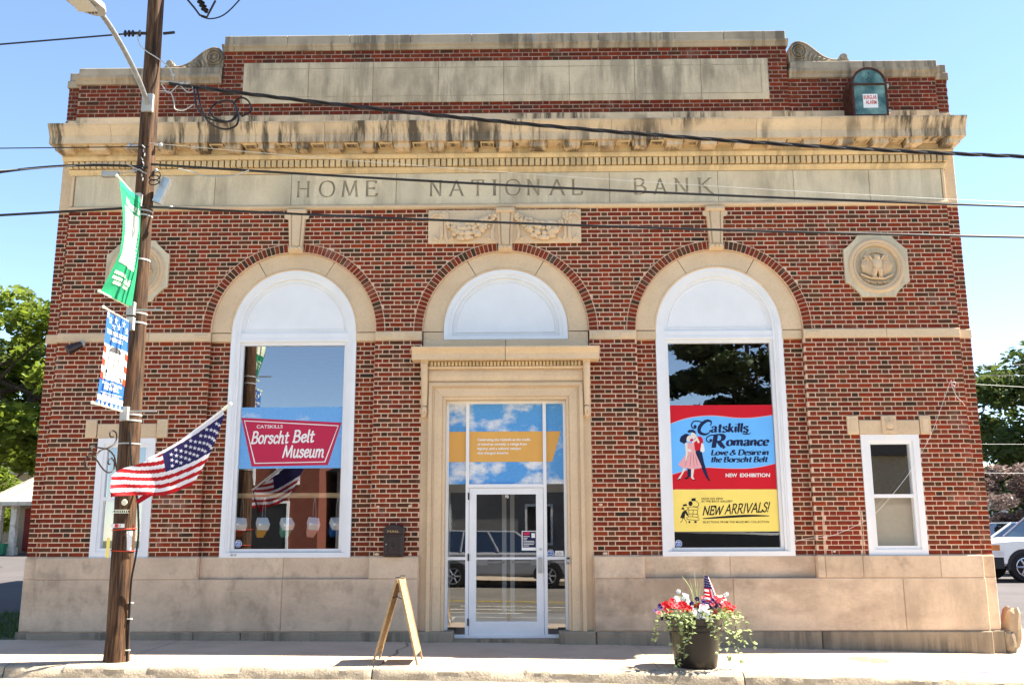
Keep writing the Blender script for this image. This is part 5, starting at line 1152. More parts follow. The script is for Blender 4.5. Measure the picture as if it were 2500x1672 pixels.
mb = MB(); c0 = pc(5.2); mb.box(c0.x-.14, c0.x-.09, -2.43, -2.36, 4.80, 5.42); mb.build('cable_guard', M_galv, pole)
mb = MB(); c0 = pc(6.05)
for k in range(9): mb.tube([(c0.x-.02+.02*(k % 3), c0.y-prr(6)-.006, 6.36-.055*k), (c0.x+.02-.015*(k % 2), c0.y-prr(6)-.01, 6.32-.055*k)], .008, 5)
mb.build('old_staples', M_galvp, pole)
for z, x0, x1 in ((6.40, -.22, .18), (5.55, -.16, .36), (6.05, -.14, .14)):
    c0 = pc(z); mb = MB(); mb.tube([(c0.x+x0, c0.y-.02, z), (c0.x+x1, c0.y-.02, z)], .014, 6); mb.ball((c0.x+x0, c0.y-.02, z), .03, 7, 5); mb.ball((c0.x+x1, c0.y-.02, z), .03, 7, 5); mb.build('wire_clamp', M_galv, pole)
t = thing('splice_box', 'grey junction box with coiled wire on the pole behind the green banner', 'junction box')
MB().obox(Matrix.Translation((-4.33, -2.30, 5.78)) @ Matrix.Rotation(.35, 4, 'Y'), .10, .10, .34).build('case', M_galv, t)
mb = MB(); mb.tube([(-4.40+.07*math.cos(a), -2.40, 5.83+.05*math.sin(a)+.004*k) for k, a in enumerate([R(k*24) for k in range(34)])], .007, 5); mb.build('wire_coil', M_black, t)
t = thing('cable_terminal', 'pale rectangular terminal hanging on the cable left of the pole', 'cable terminal')
MB().cpoly(rect(-5.07, -4.86, 5.93, 6.0), -2.45, -2.38, .01).build('case', M_galvp, t)
MB().tube(crom([(-4.87, -2.41, 5.975), (-4.7, -2.41, 6.0), (-4.6, -2.40, 6.04)], 5), .007, 5).build('lead', M_galvp, t)
# street lamp
t = thing('street_lamp', 'grey cobra head street lamp on a curved arm over the road', 'street lamp')
c0 = pc(6.95); MB().box(c0.x-.05, c0.x+.09, c0.y-prr(7)-.03, c0.y-prr(7)+.02, 6.82, 7.06).build('wall_plate', M_galvp, t)
mb = MB(); mb.tube(crom([(c0.x+.02, c0.y-prr(7), 6.93), (-4.50, -2.85, 7.02), (-4.47, -3.3, 7.115), (-4.44, -3.75, 7.165), (-4.40, -4.1, 7.15), (-4.36, -4.35, 7.10)], 6), .031, 12); mb.build('arm', M_galv, t, smooth=True)
mb = MB(); H = [(-4.36, -4.28, 7.085, .05, .04), (-4.36, -4.38, 7.07, .11, .06), (-4.36, -4.50, 7.05, .15, .07), (-4.36, -4.85, 6.99, .15, .07), (-4.36, -5.05, 6.955, .10, .05)]
rows = [[(x-w, y, z-h*.4), (x-w*.95, y, z+h*.5), (x, y, z+h), (x+w*.95, y, z+h*.5), (x+w, y, z-h*.4)] for x, y, z, w, h in H]
for a, b in zip(rows[:-1], rows[1:]): mb.strip(a, b, closed=True)
mb.add(rows[0], [tuple(range(5))]); mb.add(rows[-1], [tuple(range(5))]); mb.build('lamp_head', M_galvp, t)
MB().box(-4.46, -4.26, -4.84, -4.56, 6.955, 6.975).build('lens', flat('lamp_lens', (.5, .48, .42)), t)
mb = MB(); 
for k in range(3): mb.box(-4.40+.035*k, -4.385+.035*k, -4.475, -4.44, 7.0, 7.012)
mb.build('rating_sticker', F_dk, t)
# banners that hang from arms reaching over the kerb
def banner(name, label, ztop, zbot, xf, tipx):
    t = thing(name, label, 'banner', 'street banners on the utility pole')
    for z, nm in ((ztop+.02, 'arm'), (zbot, 'arm')):
        xa = xf(.8, 0 if z > (ztop+zbot)/2 else 1)
        mb = MB(); mb.tube([(pc(z).x-.03, -2.40, z), (xa-.005, -3.17, z+.01)], .011, 8); mb.ball((xa-.005, -3.18, z+.01), .02, 7, 5); mb.build(nm, F_cream, t)
        MB().box(pc(z).x-.06, pc(z).x+.03, -2.47, -2.40, z-.10, z+.06).build('clamp', M_galvp, t)
    return t
def bgrid(fn, u0, u1, v0, v1, nu=6, nv=24, off=0.):
    mb = MB(); P = []
    for j in range(nv+1):
        for i in range(nu+1):
            x, y, z = fn(u0+(u1-u0)*i/nu, v0+(v1-v0)*j/nv); P.append((x+off, y-off*.5, z))
    return mb.add(P, [(j*(nu+1)+i, j*(nu+1)+i+1, (j+1)*(nu+1)+i+1, (j+1)*(nu+1)+i) for j in range(nv) for i in range(nu)])
def gf(u, v):       # u: 0 at the pole, 1 at the tip
    y = -2.47-.64*u*(1-.10*math.sin(math.pi*v)); bell = .075*math.sin(math.pi*min(1, v*1.05))
    return (-4.535+bell*(.3+.7*u)-.10*max(0, v-.62)/.38*u+.012*math.sin(9*u+3*v), y, 5.615-1.385*v)
t = banner('green_banner', 'green street banner with cream panel hanging on the utility pole', 5.615, 4.23, lambda u, v: gf(u, v)[0], 0)
bgrid(gf, 0, 1, 0, 1).build('cloth', F_bg, t, recalc=False, smooth=True); bgrid(gf, 0, 1, .0, .055, 6, 2, .004).build('sleeve', F_green, t, recalc=False)
bgrid(gf, .13, .90, .20, .70, 6, 14, .004).build('cream_panel', F_cream, t, recalc=False, smooth=True)
def gw(o): return lambda px, pz: (lambda p: (p[0]+o, p[1]-o*.5, p[2]))(gf(1-px, -pz))
mb = MB(); lay_letters(mb, 'Welcome'.replace('W', 'W'), .16, .72, -.175, .07, 0, shear=1.2, wmap=gw(.005), thick=.13, thin=.13, mono=True); lay_letters(mb, 'to', .76, .90, -.175, .06, 0, shear=1.2, wmap=gw(.005), thick=.14, thin=.14, mono=True)
sans(mb, 'LLC', .62, -.815, .026, 0, x1=.86, bold=.02, wmap=gw(.005))
for k in range(6): sheet_poly
for (a, b, v_) in ((.12, .56, .80), (.12, .5, .845), (.55, .88, .845), (.2, .5, .885), (.55, .8, .885)):
    n_ = int((b-a)/.055)
    for i in range(n_): 
        q = gw(.005); P = [q(a+.055*i, -v_), q(a+.055*i+.04, -v_), q(a+.055*i+.045, -v_+.028), q(a+.055*i+.008, -v_+.028)]; mb.add(P, [(0, 1, 2, 3)])
mb.build('lettering', F_cream, t, recalc=False)
mb = MB()
for i in range(9):
    v_ = .36+.035*i; q = gw(.0055)
    mb.add([q(.83, -v_), q(.885, -v_+.006), q(.885, -v_-.022), q(.84, -v_-.024)], [(0, 1, 2, 3)])
mb.build('side_lettering', F_green, t, recalc=False)
def bf(u, v):
    y = -2.47-.64*u; return (-4.55-.02*v-.03*u*v+.010*math.sin(7*u)+.012*math.sin(2.5*v), y, 4.02-1.085*v)
t = banner('heroes_banner', 'blue and white portrait banner hanging below the green one', 4.02, 2.935, lambda u, v: bf(u, v)[0], 0)
bgrid(bf, 0, 1, 0, 1).build('cloth', F_bb, t, recalc=False, smooth=True)
bgrid(bf, .0, 1, .34, .71, 6, 8, .004).build('portrait_panel', F_bw, t, recalc=False, smooth=True); bgrid(bf, 0, 1, .885, .945, 6, 2, .004).build('white_stripe', F_bw, t, recalc=False)
def bw(o): return lambda px, pz: (lambda p: (p[0]+o, p[1]-o*.5, p[2]))(bf(1-px, -pz))
def bpoly(mb, pts, o, m=0): q = bw(o); mb.add([q(a, -b) for a, b in pts], [tuple(range(len(pts)))], m)
mb = MB()
for i in range(5):
    for x0 in (0, .86):
        v0 = .36+.07*i
        if i % 2 == 0: bpoly(mb, [(x0, v0), (x0+.14, v0+.015), (x0+.14, v0+.085), (x0, v0+.07)], .006)
mb.build('red_stripes', F_tagr, t, recalc=False)
mb = MB(); bpoly(mb, [(.32+.2*math.cos(a)*.0+.5-.32+.2*math.cos(a), .40+.062*math.sin(a)) for a in [R(180+k*12) for k in range(16)]], .006); bpoly(mb, [(.18, .62), (.26, .60), (.30, .63), (.22, .65)], .006); bpoly(mb, [(.70, .64), (.80, .66), (.86, .70), (.76, .70)], .006); mb.build('dark_print', F_dk, t, recalc=False)
mb = MB(); bpoly(mb, [(.5+.17*math.cos(R(k*18)), .485+.095*math.sin(R(k*18))) for k in range(20)], .0055); mb.build('face_print', flat('face_print', (.80, .62, .52)), t, recalc=False)
mb = MB(); bpoly(mb, [(.42, .47), (.48, .468), (.48, .474), (.42, .478)], .0072); bpoly(mb, [(.55, .468), (.62, .472), (.62, .48), (.55, .474)], .0072); bpoly(mb, [(.46, .535), (.58, .535), (.58, .540), (.46, .541)], .0072); mb.build('features_print', F_dk, t, recalc=False)
mb = MB(); sans(mb, 'WAWARSING', .06, -.225, .05, 0, x1=.94, bold=.02, wmap=bw(.005)); sans(mb, 'HEROES', .28, -.285, .04, 0, x1=.72, bold=.02, wmap=bw(.005))
sans(mb, 'Michael Thomas', .14, -.765, .036, 0, x1=.86, bold=.02, wmap=bw(.005)); sans(mb, 'NEWELL', .24, -.815, .04, 0, x1=.76, bold=.025, wmap=bw(.005))
for i, (a, b) in enumerate(((.12, .9), (.2, .82))):
    for k in range(int((b-a)/.06)): bpoly(mb, [(a+.06*k, .848+.022*i), (a+.06*k+.045, .848+.022*i), (a+.06*k+.045, .858+.022*i), (a+.06*k, .858+.022*i)], .005)
def star(c, r, rot=0): return [(c[0]+(r if k % 2 == 0 else r*.4)*math.cos(R(90+36*k)+rot), c[1]-(r if k % 2 == 0 else r*.4)*math.sin(R(90+36*k)+rot)*.62) for k in range(10)]
for c in ((.2, .075), (.42, .05), (.55, .11), (.72, .055), (.86, .115), (.36, .125), (.06, .03)): bpoly(mb, star(c, .075), .005)
for k in range(6): bpoly(mb, [(.1+.155*k+.035*math.cos(R(j*36)), .972+.018*math.sin(R(j*36))) for j in range(10)], .005)
mb.build('lettering', F_white, t, recalc=False)
# scrolled iron hanger
t = thing('scroll_hanger', 'black scrolled iron basket hanger on the pole under the blue banner', 'iron bracket')
def yz(pts): return [(-4.56-.12*max(0, -2.42-y), y, z) for y, z in pts]
for nm, pts, r_ in (('curl', [(-2.60, 2.62), (-2.66, 2.615), (-2.68, 2.655), (-2.63, 2.69), (-2.55, 2.67), (-2.53, 2.60), (-2.58, 2.53), (-2.70, 2.48), (-2.84, 2.44), (-2.93, 2.37)], .009),
                    ('curl', [(-2.93, 2.40), (-3.02, 2.42), (-3.06, 2.45), (-3.0, 2.475), (-2.90, 2.465), (-2.70, 2.46), (-2.56, 2.40), (-2.50, 2.30), (-2.46, 2.20)], .009),
                    ('curl', [(-2.62, 2.30), (-2.66, 2.295), (-2.665, 2.335), (-2.62, 2.365), (-2.55, 2.34), (-2.53, 2.27), (-2.58, 2.21), (-2.68, 2.20), (-2.80, 2.25), (-2.92, 2.33), (-3.04, 2.36), (-3.12, 2.33), (-3.14, 2.26), (-3.08, 2.22), (-3.03, 2.25)], .009)):
    mb = MB(); mb.tube(crom(yz(pts), 6), r_, 7); mb.build(nm, M_iron, t, smooth=True)
band(2.56, .016, M_galvp, 'steel_band')
# the flag
t = thing('flag', 'large american flag streaming across the utility pole', 'flag')
Atop = crom([(-3.405, -2.20, 2.93), (-3.76, -2.25, 2.66), (-4.083, -2.38, 2.434), (-4.30, -2.50, 2.31), (-4.477, -2.575, 2.236), (-4.556, -2.62, 2.148)], 10)
Bot = crom([(-3.756, -2.20, 2.053), (-3.878, -2.24, 2.012), (-4.05, -2.33, 1.97), (-4.221, -2.44, 1.945), (-4.40, -2.56, 1.91), (-4.533, -2.62, 1.894)], 10)
def at(P, u): f = u*(len(P)-1); i = min(int(f), len(P)-2); return P[i].lerp(P[i+1], f-i)
def fs(u, v):
    a, b = at(Atop, u), at(Bot, u); p = a.lerp(b, v)
    bow = .035*math.sin(math.pi*v)*(1-u)
    return Vector((p.x+bow*1.4, p.y-.03*math.sin(6.5*u+2.2*v)*(.3+.7*u)-.02*math.sin(17*u+5*v)*v, p.z+.014*math.sin(8*u+1.2)*v-.012*math.sin(5*u)))
def s0(u): return 8*u**1.25
NU, NV = 64, 52; P = [fs(i/NU, j/NV) for j in range(NV+1) for i in range(NU+1)]
mb = MB(); mb.v = [tuple(p) for p in P]
for j in range(NV):
    for i in range(NU):
        u, v = (i+.5)/NU, (j+.5)/NV; s = s0(u)+v*(13-s0(u)); k = int(s)
        m_ = 2 if (s < 7 and u < .39) else (0 if k % 2 == 0 else 1)
        mb.f.append((j*(NU+1)+i, j*(NU+1)+i+1, (j+1)*(NU+1)+i+1, (j+1)*(NU+1)+i)); mb.m.append(m_)
mb.build('cloth', [F_flagr, F_flagw, F_flagb], t, recalc=False, smooth=True)
mb = MB()
for r_ in range(9):
    for c in range(6 if r_ % 2 == 0 else 5):
        u = .025+.062*(c+(0 if r_ % 2 == 0 else .5)); s = .45+.70*r_; v = (s-s0(u))/(13-s0(u))
        if v < .03: continue
        e = .004; p = fs(u, v); du = (fs(u+e, v)-p)/e; dv = (fs(u, v+e)-p)/e; du.normalize(); nrm = du.cross(dv).normalized()
        if nrm.y > 0: nrm = -nrm
        dv2 = nrm.cross(du).normalized(); r0 = .027
        mb.add([p+nrm*.005+(du*math.cos(R(90+36*k))+dv2*math.sin(R(90+36*k)))*(r0 if k % 2 == 0 else r0*.42) for k in range(10)], [tuple(range(10))])
mb.build('stars', F_flagw, t, recalc=False)
mb = MB(); mb.strip([(-4.12, -2.42, 1.95), (-4.2, -2.43, 1.90), (-4.29, -2.44, 1.84)], [(-4.20, -2.42, 1.97), (-4.27, -2.43, 1.93), (-4.33, -2.44, 1.875)]); mb.build('torn_tail', F_flagr, t, recalc=False)
hd = MB(); hd.strip([tuple(at(Atop, k*.02)+Vector((0, -.004, .0))) for k in range(26)], [tuple(at(Atop, k*.02)+Vector((-.02, -.004, .035*(1-k/40)))) for k in range(26)]); hd.build('heading_tape', F_flagw, t, recalc=False)
t = thing('flag_staff', 'slim white flag staff slanting up from the utility pole', 'flag pole')
mb = MB(); mb.tube([(-4.40, -2.27, 2.20), (-4.083, -2.26, 2.455), (-3.349, -2.20, 3.045)], .0125, 8); mb.build('staff', M_white, t, smooth=True)
mb = MB(); mb.tube([(-3.43, -2.206, 2.98), (-3.37, -2.202, 3.027)], .02, 10); mb.build('collar', F_cream, t, smooth=True); MB().ball((-3.34, -2.20, 3.052), .022).build('finial', M_white, t, smooth=True)
mb = MB(); mb.tube([(-4.46, -2.28, 2.14), (-4.37, -2.268, 2.225)], .022, 10); mb.build('bracket', M_galvp, t)
# ---- overhead wires
def span(pts, ext, n=60):
    """a sagging wire through the measured points, carried on to the neighbouring poles"""
    X = [p[0] for p in pts]; Z = [p[1] for p in pts]; c = np.polyfit(X, Z, 2 if len(pts) > 2 else 1)
    x0, x1 = ext; return [(x0+(x1-x0)*i/n, 0, float(np.polyval(c, x0+(x1-x0)*i/n))) for i in range(n+1)]
def wire(label, pts, ext, r, y=-2.4, m=None, nm='overhead_wire', hi=None):
    o = MB().tube([(x, y, z) for x, _, z in span(pts, ext)], r, 6).build(nm, m or M_cable, smooth=True); tag(o, label, 'overhead wire', 'overhead wires on the utility pole'); return o
t = thing('twisted_cable', 'thick twisted black service cable crossing over the cornice', 'overhead wire', 'overhead wires on the utility pole')
sp_ = span([(-4.03, 7.169), (-3.62, 7.103), (-1.908, 6.863), (-.234, 6.655), (3.30, 6.329), (6.573, 6.099)], (-4.30, 14), 240)
for k in range(3):
    mb = MB(); mb.tube([(x, -2.4+.015*math.cos(x*6.2+k*2.094), z+.015*math.sin(x*6.2+k*2.094)) for x, _, z in sp_], .0125, 6); mb.build('strand', M_cable, t, smooth=True)
wire('black communication cable crossing the carved bank name', [(-4.3, 6.08), (-3.561, 6.042), (-.232, 5.797), (3.261, 5.599), (6.499, 5.447)], (-4.46, 14), .0155)
wire('lowest black cable crossing the keystones', [(-4.388, 5.532), (-3.529, 5.477), (-.231, 5.296), (3.237, 5.159), (6.456, 5.048)], (-4.44, 14), .0155)
wire('thin pale wire crossing above the carved bank name', [(-4.372, 6.376), (-3.575, 6.295), (-.232, 5.973), (3.266, 5.705), (6.504, 5.494)], (-4.5, 14), .0032, m=M_galvp)
wire('thin wire running left from the pole under the cornice', [(-6.421, 6.336), (-4.614, 6.339)], (-14, -4.5), .007)
wire('black cable running left from the pole at frieze height', [(-6.388, 6.012), (-5.195, 6.096), (-4.5, 6.06)], (-9, -4.5), .016)
wire('lowest black cable running left behind the green banner', [(-6.329, 5.438), (-4.5, 5.53)], (-14, -4.5), .016)
wire('high wire running left from the top of the pole', [(-6.57, 7.784), (-4.654, 7.936)], (-14, -4.72), .011)
mb = MB(); mb.tube([(-6.4, -2.41, 6.03), (-5.6, -2.41, 6.075), (-5.2, -2.41, 6.115), (-4.8, -2.41, 6.12), (-4.5, -2.42, 5.97)], .006, 5); o = mb.build('support_wire', M_galvp, smooth=True); tag(o, 'pale lashing wire along the left frieze cable', 'overhead wire', 'overhead wires on the utility pole')
o = MB().tube(crom([(-4.1, -2.42, 6.03), (-3.9, -2.42, 5.98), (-3.75, -2.42, 5.93), (-3.4, -2.42, 5.93), (-3.2, -2.42, 6.0)], 6), .008, 6).build('drip_loop', M_galvp, smooth=True); tag(o, 'pale drooping wire loop right of the pole at frieze height', 'wire loop')
t = thing('cable_coil', 'loose coil of black cable hanging beside the pole', 'cable coil')
cp = crom([(-3.98, -2.41, 7.15), (-3.95, -2.41, 7.02), (-3.93, -2.41, 6.9), (-3.82, -2.42, 6.75), (-3.60, -2.42, 6.66), (-3.42, -2.42, 6.70), (-3.40, -2.42, 6.85), (-3.50, -2.42, 6.95), (-3.66, -2.42, 6.92), (-3.74, -2.43, 6.80), (-3.66, -2.43, 6.70), (-3.48, -2.43, 6.66), (-3.40, -2.43, 6.76)], 8)
MB().tube(cp, .0125, 6).build('loop', M_cable, t, smooth=True)
MB().tube(crom([(-3.94, -2.40, 7.15), (-3.90, -2.40, 7.0), (-3.86, -2.4, 6.86), (-3.75, -2.4, 6.66), (-3.55, -2.4, 6.57), (-3.40, -2.4, 6.62), (-3.38, -2.4, 6.76), (-3.44, -2.4, 6.92), (-3.36, -2.4, 7.0), (-3.26, -2.4, 6.95), (-3.22, -2.4, 6.82), (-3.34, -2.4, 6.74)], 8), .0125, 6).build('loop', M_cable, t, smooth=True)
t = thing('service_splice', 'tangle of pale service splices right of the lamp bracket', 'wire splice')
for pts in ([(-4.767, 7.899), (-4.70, 7.72), (-4.453, 7.543), (-4.31, 7.42), (-4.267, 7.335), (-4.25, 7.25)], [(-4.42, 7.234), (-4.24, 7.222), (-4.05, 7.18)], [(-4.40, 7.20), (-4.30, 7.07), (-4.20, 7.16), (-4.15, 7.21)], [(-4.42, 7.10), (-4.28, 7.08), (-4.22, 6.95), (-4.196, 6.845), (-4.08, 6.83), (-3.973, 6.904)], [(-4.16, 7.18), (-4.05, 7.08), (-3.98, 7.1), (-4.0, 7.17)]):
    MB().tube(crom([(a, -2.41, b) for a, b in pts], 6), .008, 5).build('lead', M_galvp, t, smooth=True)
for a, b in ((-4.255, 7.32), (-4.13, 7.205), (-4.06, 7.2)): MB().ball((a, -2.41, b), (.03, .02, .02), 8, 5).build('connector', M_galvp, t)
t = thing('fuse_cutout', 'dark ribbed porcelain fuse cutout high on the pole arm', 'fuse cutout')
mb = MB(); M = Matrix.Translation((-4.02, -2.2, 8.45)) @ Matrix.Rotation(-.5, 4, 'Y')
for k in range(9): 
    c = M @ Vector((0, 0, .12-.03*k)); mb.ball(c, (.055 if k % 2 else .03, .05, .016), 10, 4)
mb.build('insulator', M_black, t); mb = MB(); mb.tube([(-4.22, -2.2, 8.52), (-4.12, -2.2, 8.40), (-4.04, -2.2, 8.29), (-3.94, -2.2, 8.26), (-3.90, -2.2, 8.36), (-3.84, -2.2, 8.50)], .014, 6); mb.build('fuse_tube', M_iron, t)
MB().tube(crom([(-4.02, -2.2, 8.27), (-3.9, -2.2, 8.235), (-3.75, -2.2, 8.27), (-3.62, -2.2, 8.38), (-3.45, -2.2, 8.60), (-3.2, -2.2, 8.95)], 6), .009, 6).build('lead', M_black, t, smooth=True)
MB().box(-4.75, -3.0, -2.28, -2.18, 8.62, 8.72).build('cross_arm', M_pole, pole)
t = thing('dead_end_clamp', 'dark strain clamp where the high left wire meets the pole', 'clamp')
mb = MB(); mb.tube([(-4.90, -2.4, 7.925), (-4.60, -2.35, 7.945)], .02, 7)
for a in (-4.93, -4.88, -4.83, -4.74): mb.ball((a, -2.4, 7.92), (.022, .03, .05), 7, 5)
mb.build('clamp_body', M_iron, t); MB().tube([(-4.47, -2.3, 7.97), (-4.32, -2.3, 7.985)], .018, 6).build('through_bolt', M_iron, t)

# small repairs and scuffs on the facade
for i, (x, z) in enumerate(((-1.83, 1.86), (-1.37, 1.87), (-1.83, 1.20), (-1.36, 1.19), (1.35, 1.88), (1.40, 1.20), (4.62, 1.22))):
    MB().ball((x, 0, z), (.024+.006*(i % 3), .010, .020+.005*(i % 2)), 8, 5).build('mortar_plug', M_mortar, bank, smooth=True)
q = random.Random(9)
for (x0, z0, x1, z1, w) in ((-4.15, .70, -3.5, .705, .006), (-6.6, .70, -6.15, .69, .003), (-6.62, .69, -6.5, .76, .003), (-6.6, .875, -6.2, .87, .006), (-2.36, .59, -2.34, .65, .004), (-2.34, .65, -2.29, .65, .004), (3.3, .78, 3.42, .74, .005), (3.9, .205, 4.08, .198, .004), (1.3, .40, 1.75, .395, .003)):
    n = 10; P = [(x0+(x1-x0)*i/n, z0+(z1-z0)*i/n+q.uniform(-.004, .004)) for i in range(n+1)]
    mb = MB(); mb.strip([(x, -.0532, z-w*q.uniform(.1, .6)) for x, z in P], [(x, -.0532, z+w*q.uniform(.1, .6)) for x, z in P]); mb.build('chalk_scuff', M_mortar, bank, recalc=False)
# ================================================================== ON THE SIDEWALK
t = thing('sandwich_board', 'pale timber sandwich board seen edge on beside the entrance', 'sandwich board')
ya, yb, xt, zt = -2.425, -1.885, -1.212, .965
def leaf(xf, zf, sgn):
    P0 = Vector((xt+sgn*.012, 0, zt)); P1 = Vector((xf, 0, zf)); d = (P1-P0).normalized(); L = (P1-P0).length; nrm = Vector((d.z, 0, -d.x))
    if nrm.x*sgn < 0: nrm = -nrm
    lf = None
    for y in (ya+.012, yb-.012):
        mb = MB(); M = Matrix((( d.x, 0, nrm.x, 0), (0, 1, 0, 0), (d.z, 0, nrm.z, 0), (0, 0, 0, 1))); C_ = (P0+P1)/2
        mb.obox(Matrix.Translation((C_.x, y, C_.z)) @ M, L, .026, .021); mb.build('stile', M_wood, t)
    M = Matrix((( d.x, 0, nrm.x, 0), (0, 1, 0, 0), (d.z, 0, nrm.z, 0), (0, 0, 0, 1)))
    for q, hgt in ((.02, .05), (.84, .06)):
        C_ = P0+d*(L*q+.02); MB().obox(Matrix.Translation((C_.x, (ya+yb)/2, C_.z)) @ M, hgt, yb-ya-.066, .02).build('cross_rail', M_wood, t)
    C_ = P0+d*(L*.44); MB().obox(Matrix.Translation((C_.x, (ya+yb)/2, C_.z)) @ M, L*.78, yb-ya-.05, .008).build('panel', M_wood, t)
leaf(-1.478, sz(-1.47)+.003, -1); leaf(-.968, sz(-.97)+.003, 1)
mb = MB(); mb.tube([(-1.275, ya+.03, .755), (-1.22, ya+.03, .775), (-1.16, ya+.03, .745)], .006, 5); mb.tube([(-1.255, yb-.03, .80), (-1.17, yb-.03, .80)], .006, 5); mb.build('brace', M_iron, t)
for y in (ya+.06, yb-.06): MB().box(xt-.03, xt+.03, y-.02, y+.02, zt+.018, zt+.026).build('hinge', M_iron, t)
# ---- planter
PX, PY = 2.25, -2.16; PZ = sz(2.25)
pot = thing('flower_pot', 'big dark brown ribbed flower pot on the kerb side of the walk', 'flower pot')
prof = [(.235, 0), (.243, .012), (.262, .15), (.285, .30), (.301, .395), (.309, .40), (.309, .416), (.304, .421), (.311, .455), (.318, .46), (.318, .476), (.314, .48), (.326, .53), (.338, .545), (.340, .56), (.332, .566), (.318, .56), (.31, .50), (.0, .49)]
MB().lathe((PX, PY, PZ), prof, 40).build('shell', M_pot, pot, smooth=True)
MB().lathe((PX, PY, PZ+.495), [(.308, 0), (.2, .02), (0, .025)], 24, caps=False).build('soil', M_black, pot)
B_r = mat('blossom_red', (.62, .012, .02), rough=.6, var=.3, scale=30, transl=.25); B_w = mat('blossom_white', (.82, .82, .80), rough=.6, var=.05, transl=.25); B_p = mat('blossom_purple', (.045, .012, .13), rough=.6, var=.3, scale=30, transl=.2); B_k = mat('blossom_pink', (.72, .10, .12), rough=.6, var=.3, transl=.25)
def bloom(m):
    mb = MB(); n = 10; rim = [(.036*(1 if k % 2 else .84)*math.cos(k*math.pi/5), .036*(1 if k % 2 else .84)*math.sin(k*math.pi/5), .006*(1 if k % 2 else -.3)) for k in range(n)]
    mid = [(.02*math.cos(k*math.pi/5), .02*math.sin(k*math.pi/5), -.001) for k in range(n)]
    mb.strip(rim, mid, closed=True); mb.strip(mid, [(0.005*math.cos(k*math.pi/5), .005*math.sin(k*math.pi/5), -.014) for k in range(n)], closed=True); return mb.mesh('blossom', m, recalc=False)
bm_ = {m: bloom(m) for m in (B_r, B_w, B_p, B_k)}
q = random.Random(11)
def leafq(mb, p, d, L, w, m=0):
    d = d.normalized(); s = d.cross(Vector((q.uniform(-1, 1), q.uniform(-1, 1), 1))).normalized(); n_ = s.cross(d)
    mb.add([p, p+d*L*.45+s*w+n_*.01, p+d*L, p+d*L*.45-s*w+n_*.01], [(0, 1, 2, 3)], m)
clumps = [(-.37, -.02, .60, B_p, 4, 'purple petunias at the left edge of the pot'), (-.27, -.16, .66, B_r, 6, 'red petunias left of the white ones over the pot rim'), (-.13, -.18, .68, B_r, 7, 'red petunias in the left front of the pot'), (-.15, .02, .765, B_w, 6, 'white petunias at the back left of the pot'), (.02, -.2, .64, B_w, 9, 'white petunias spilling at the front of the pot'),
          (.07, -.1, .70, B_p, 4, 'purple petunias in front of the small flag'), (.03, -.13, .66, B_r, 4, 'red petunias between the white and purple ones'), (.20, -.1, .70, B_p, 4, 'purple petunias right of the small flag'), (.24, .0, .76, B_w, 4, 'white petunias behind the purple ones on the right'), (.27, -.12, .68, B_k, 6, 'pink petunias in the right half of the pot'), (.37, -.04, .66, B_r, 5, 'red petunias at the right edge of the pot')]
for (dx, dy, dz, m, n, lab) in clumps:
    t = thing('petunia', lab, 'flowers', 'petunias in the flower pot')
    ff = MB(); c0 = Vector((PX+dx, PY+dy, PZ+dz))
    for k in range(20):
        p = c0+Vector((q.gauss(0, .055), q.gauss(0, .05), q.gauss(-.05, .035))); leafq(ff, p, Vector((q.uniform(-1, 1), q.uniform(-1, .6), q.uniform(-.3, .8))), q.uniform(.03, .055), q.uniform(.010, .018))
    ff.tube([(PX+dx*.5, PY+dy*.5, PZ+.49), (c0.x, c0.y, c0.z-.04)], .006, 5)
    ff.build('foliage', M_leaf, t, recalc=False, kind='stuff')
    for k in range(int(n*2.2)):
        o = link('blossom', bm_[m if q.random() < .85 or m is B_w else B_k], t); o.location = c0+Vector((q.gauss(0, .06), q.gauss(-.02, .045), q.gauss(.01, .036)))
        o.rotation_euler = (R(60+q.uniform(-35, 30)), 0, R(q.uniform(-50, 50))); o.scale = (q.uniform(.75, 1.1),)*3
for side, lab, vines in ((-1, 'pale green trailing vine over the left of the pot', [(-.34, .40, .30), (-.2, .2, .33), (-.17, .12, .28), (-.24, .05, .3), (-.30, .10, .29), (-.13, .3, .34), (-.44, .32, .1), (-.22, .28, .31), (-.09, .4, .33)]),
                         (1, 'pale green trailing vine over the right of the pot', [(.20, .18, .34), (.30, .10, .3), (.38, .20, .2), (.44, .06, .15), (.50, .22, .1), (.12, .38, .33), (.34, .34, .26), (.28, .3, .33), (.58, .24, .05)])):
    t = thing('trailing_vine', lab, 'plant'); st_ = MB(); lf = MB()
    for (dx, zend, dyf) in vines:
        P = crom([(PX+dx*.55, PY-dyf*.6, PZ+.56), (PX+dx*.85, PY-dyf*.95, PZ+.60), (PX+dx*1.0, PY-dyf*1.08, PZ+.50), (PX+dx*1.06, PY-dyf*1.1, PZ+zend+.12), (PX+dx*1.12+q.uniform(-.03, .03), PY-dyf*1.12, PZ+zend)], 7)
        st_.tube(P, .0028, 4)
        for p in P[2:]:
            if q.random() < .62: leafq(lf, Vector(p), Vector((q.uniform(-1, 1), q.uniform(-.9, .3), q.uniform(-.5, .5))), q.uniform(.045, .07), q.uniform(.018, .03))
    for k in range(42): leafq(lf, Vector((PX+side*q.uniform(.03, .36), PY-.30+q.uniform(-.05, .3), PZ+.56+q.uniform(-.03, .12))), Vector((q.uniform(-1, 1), q.uniform(-1, .3), q.uniform(-.4, .9))), q.uniform(.04, .06), q.uniform(.012, .022))
    st_.build('stem', M_leaf, t); lf.build('foliage', M_leafp, t, recalc=False, kind='stuff')
t = thing('spike_grass', 'tall thin grass blades standing in the flower pot', 'plant'); mb = MB()
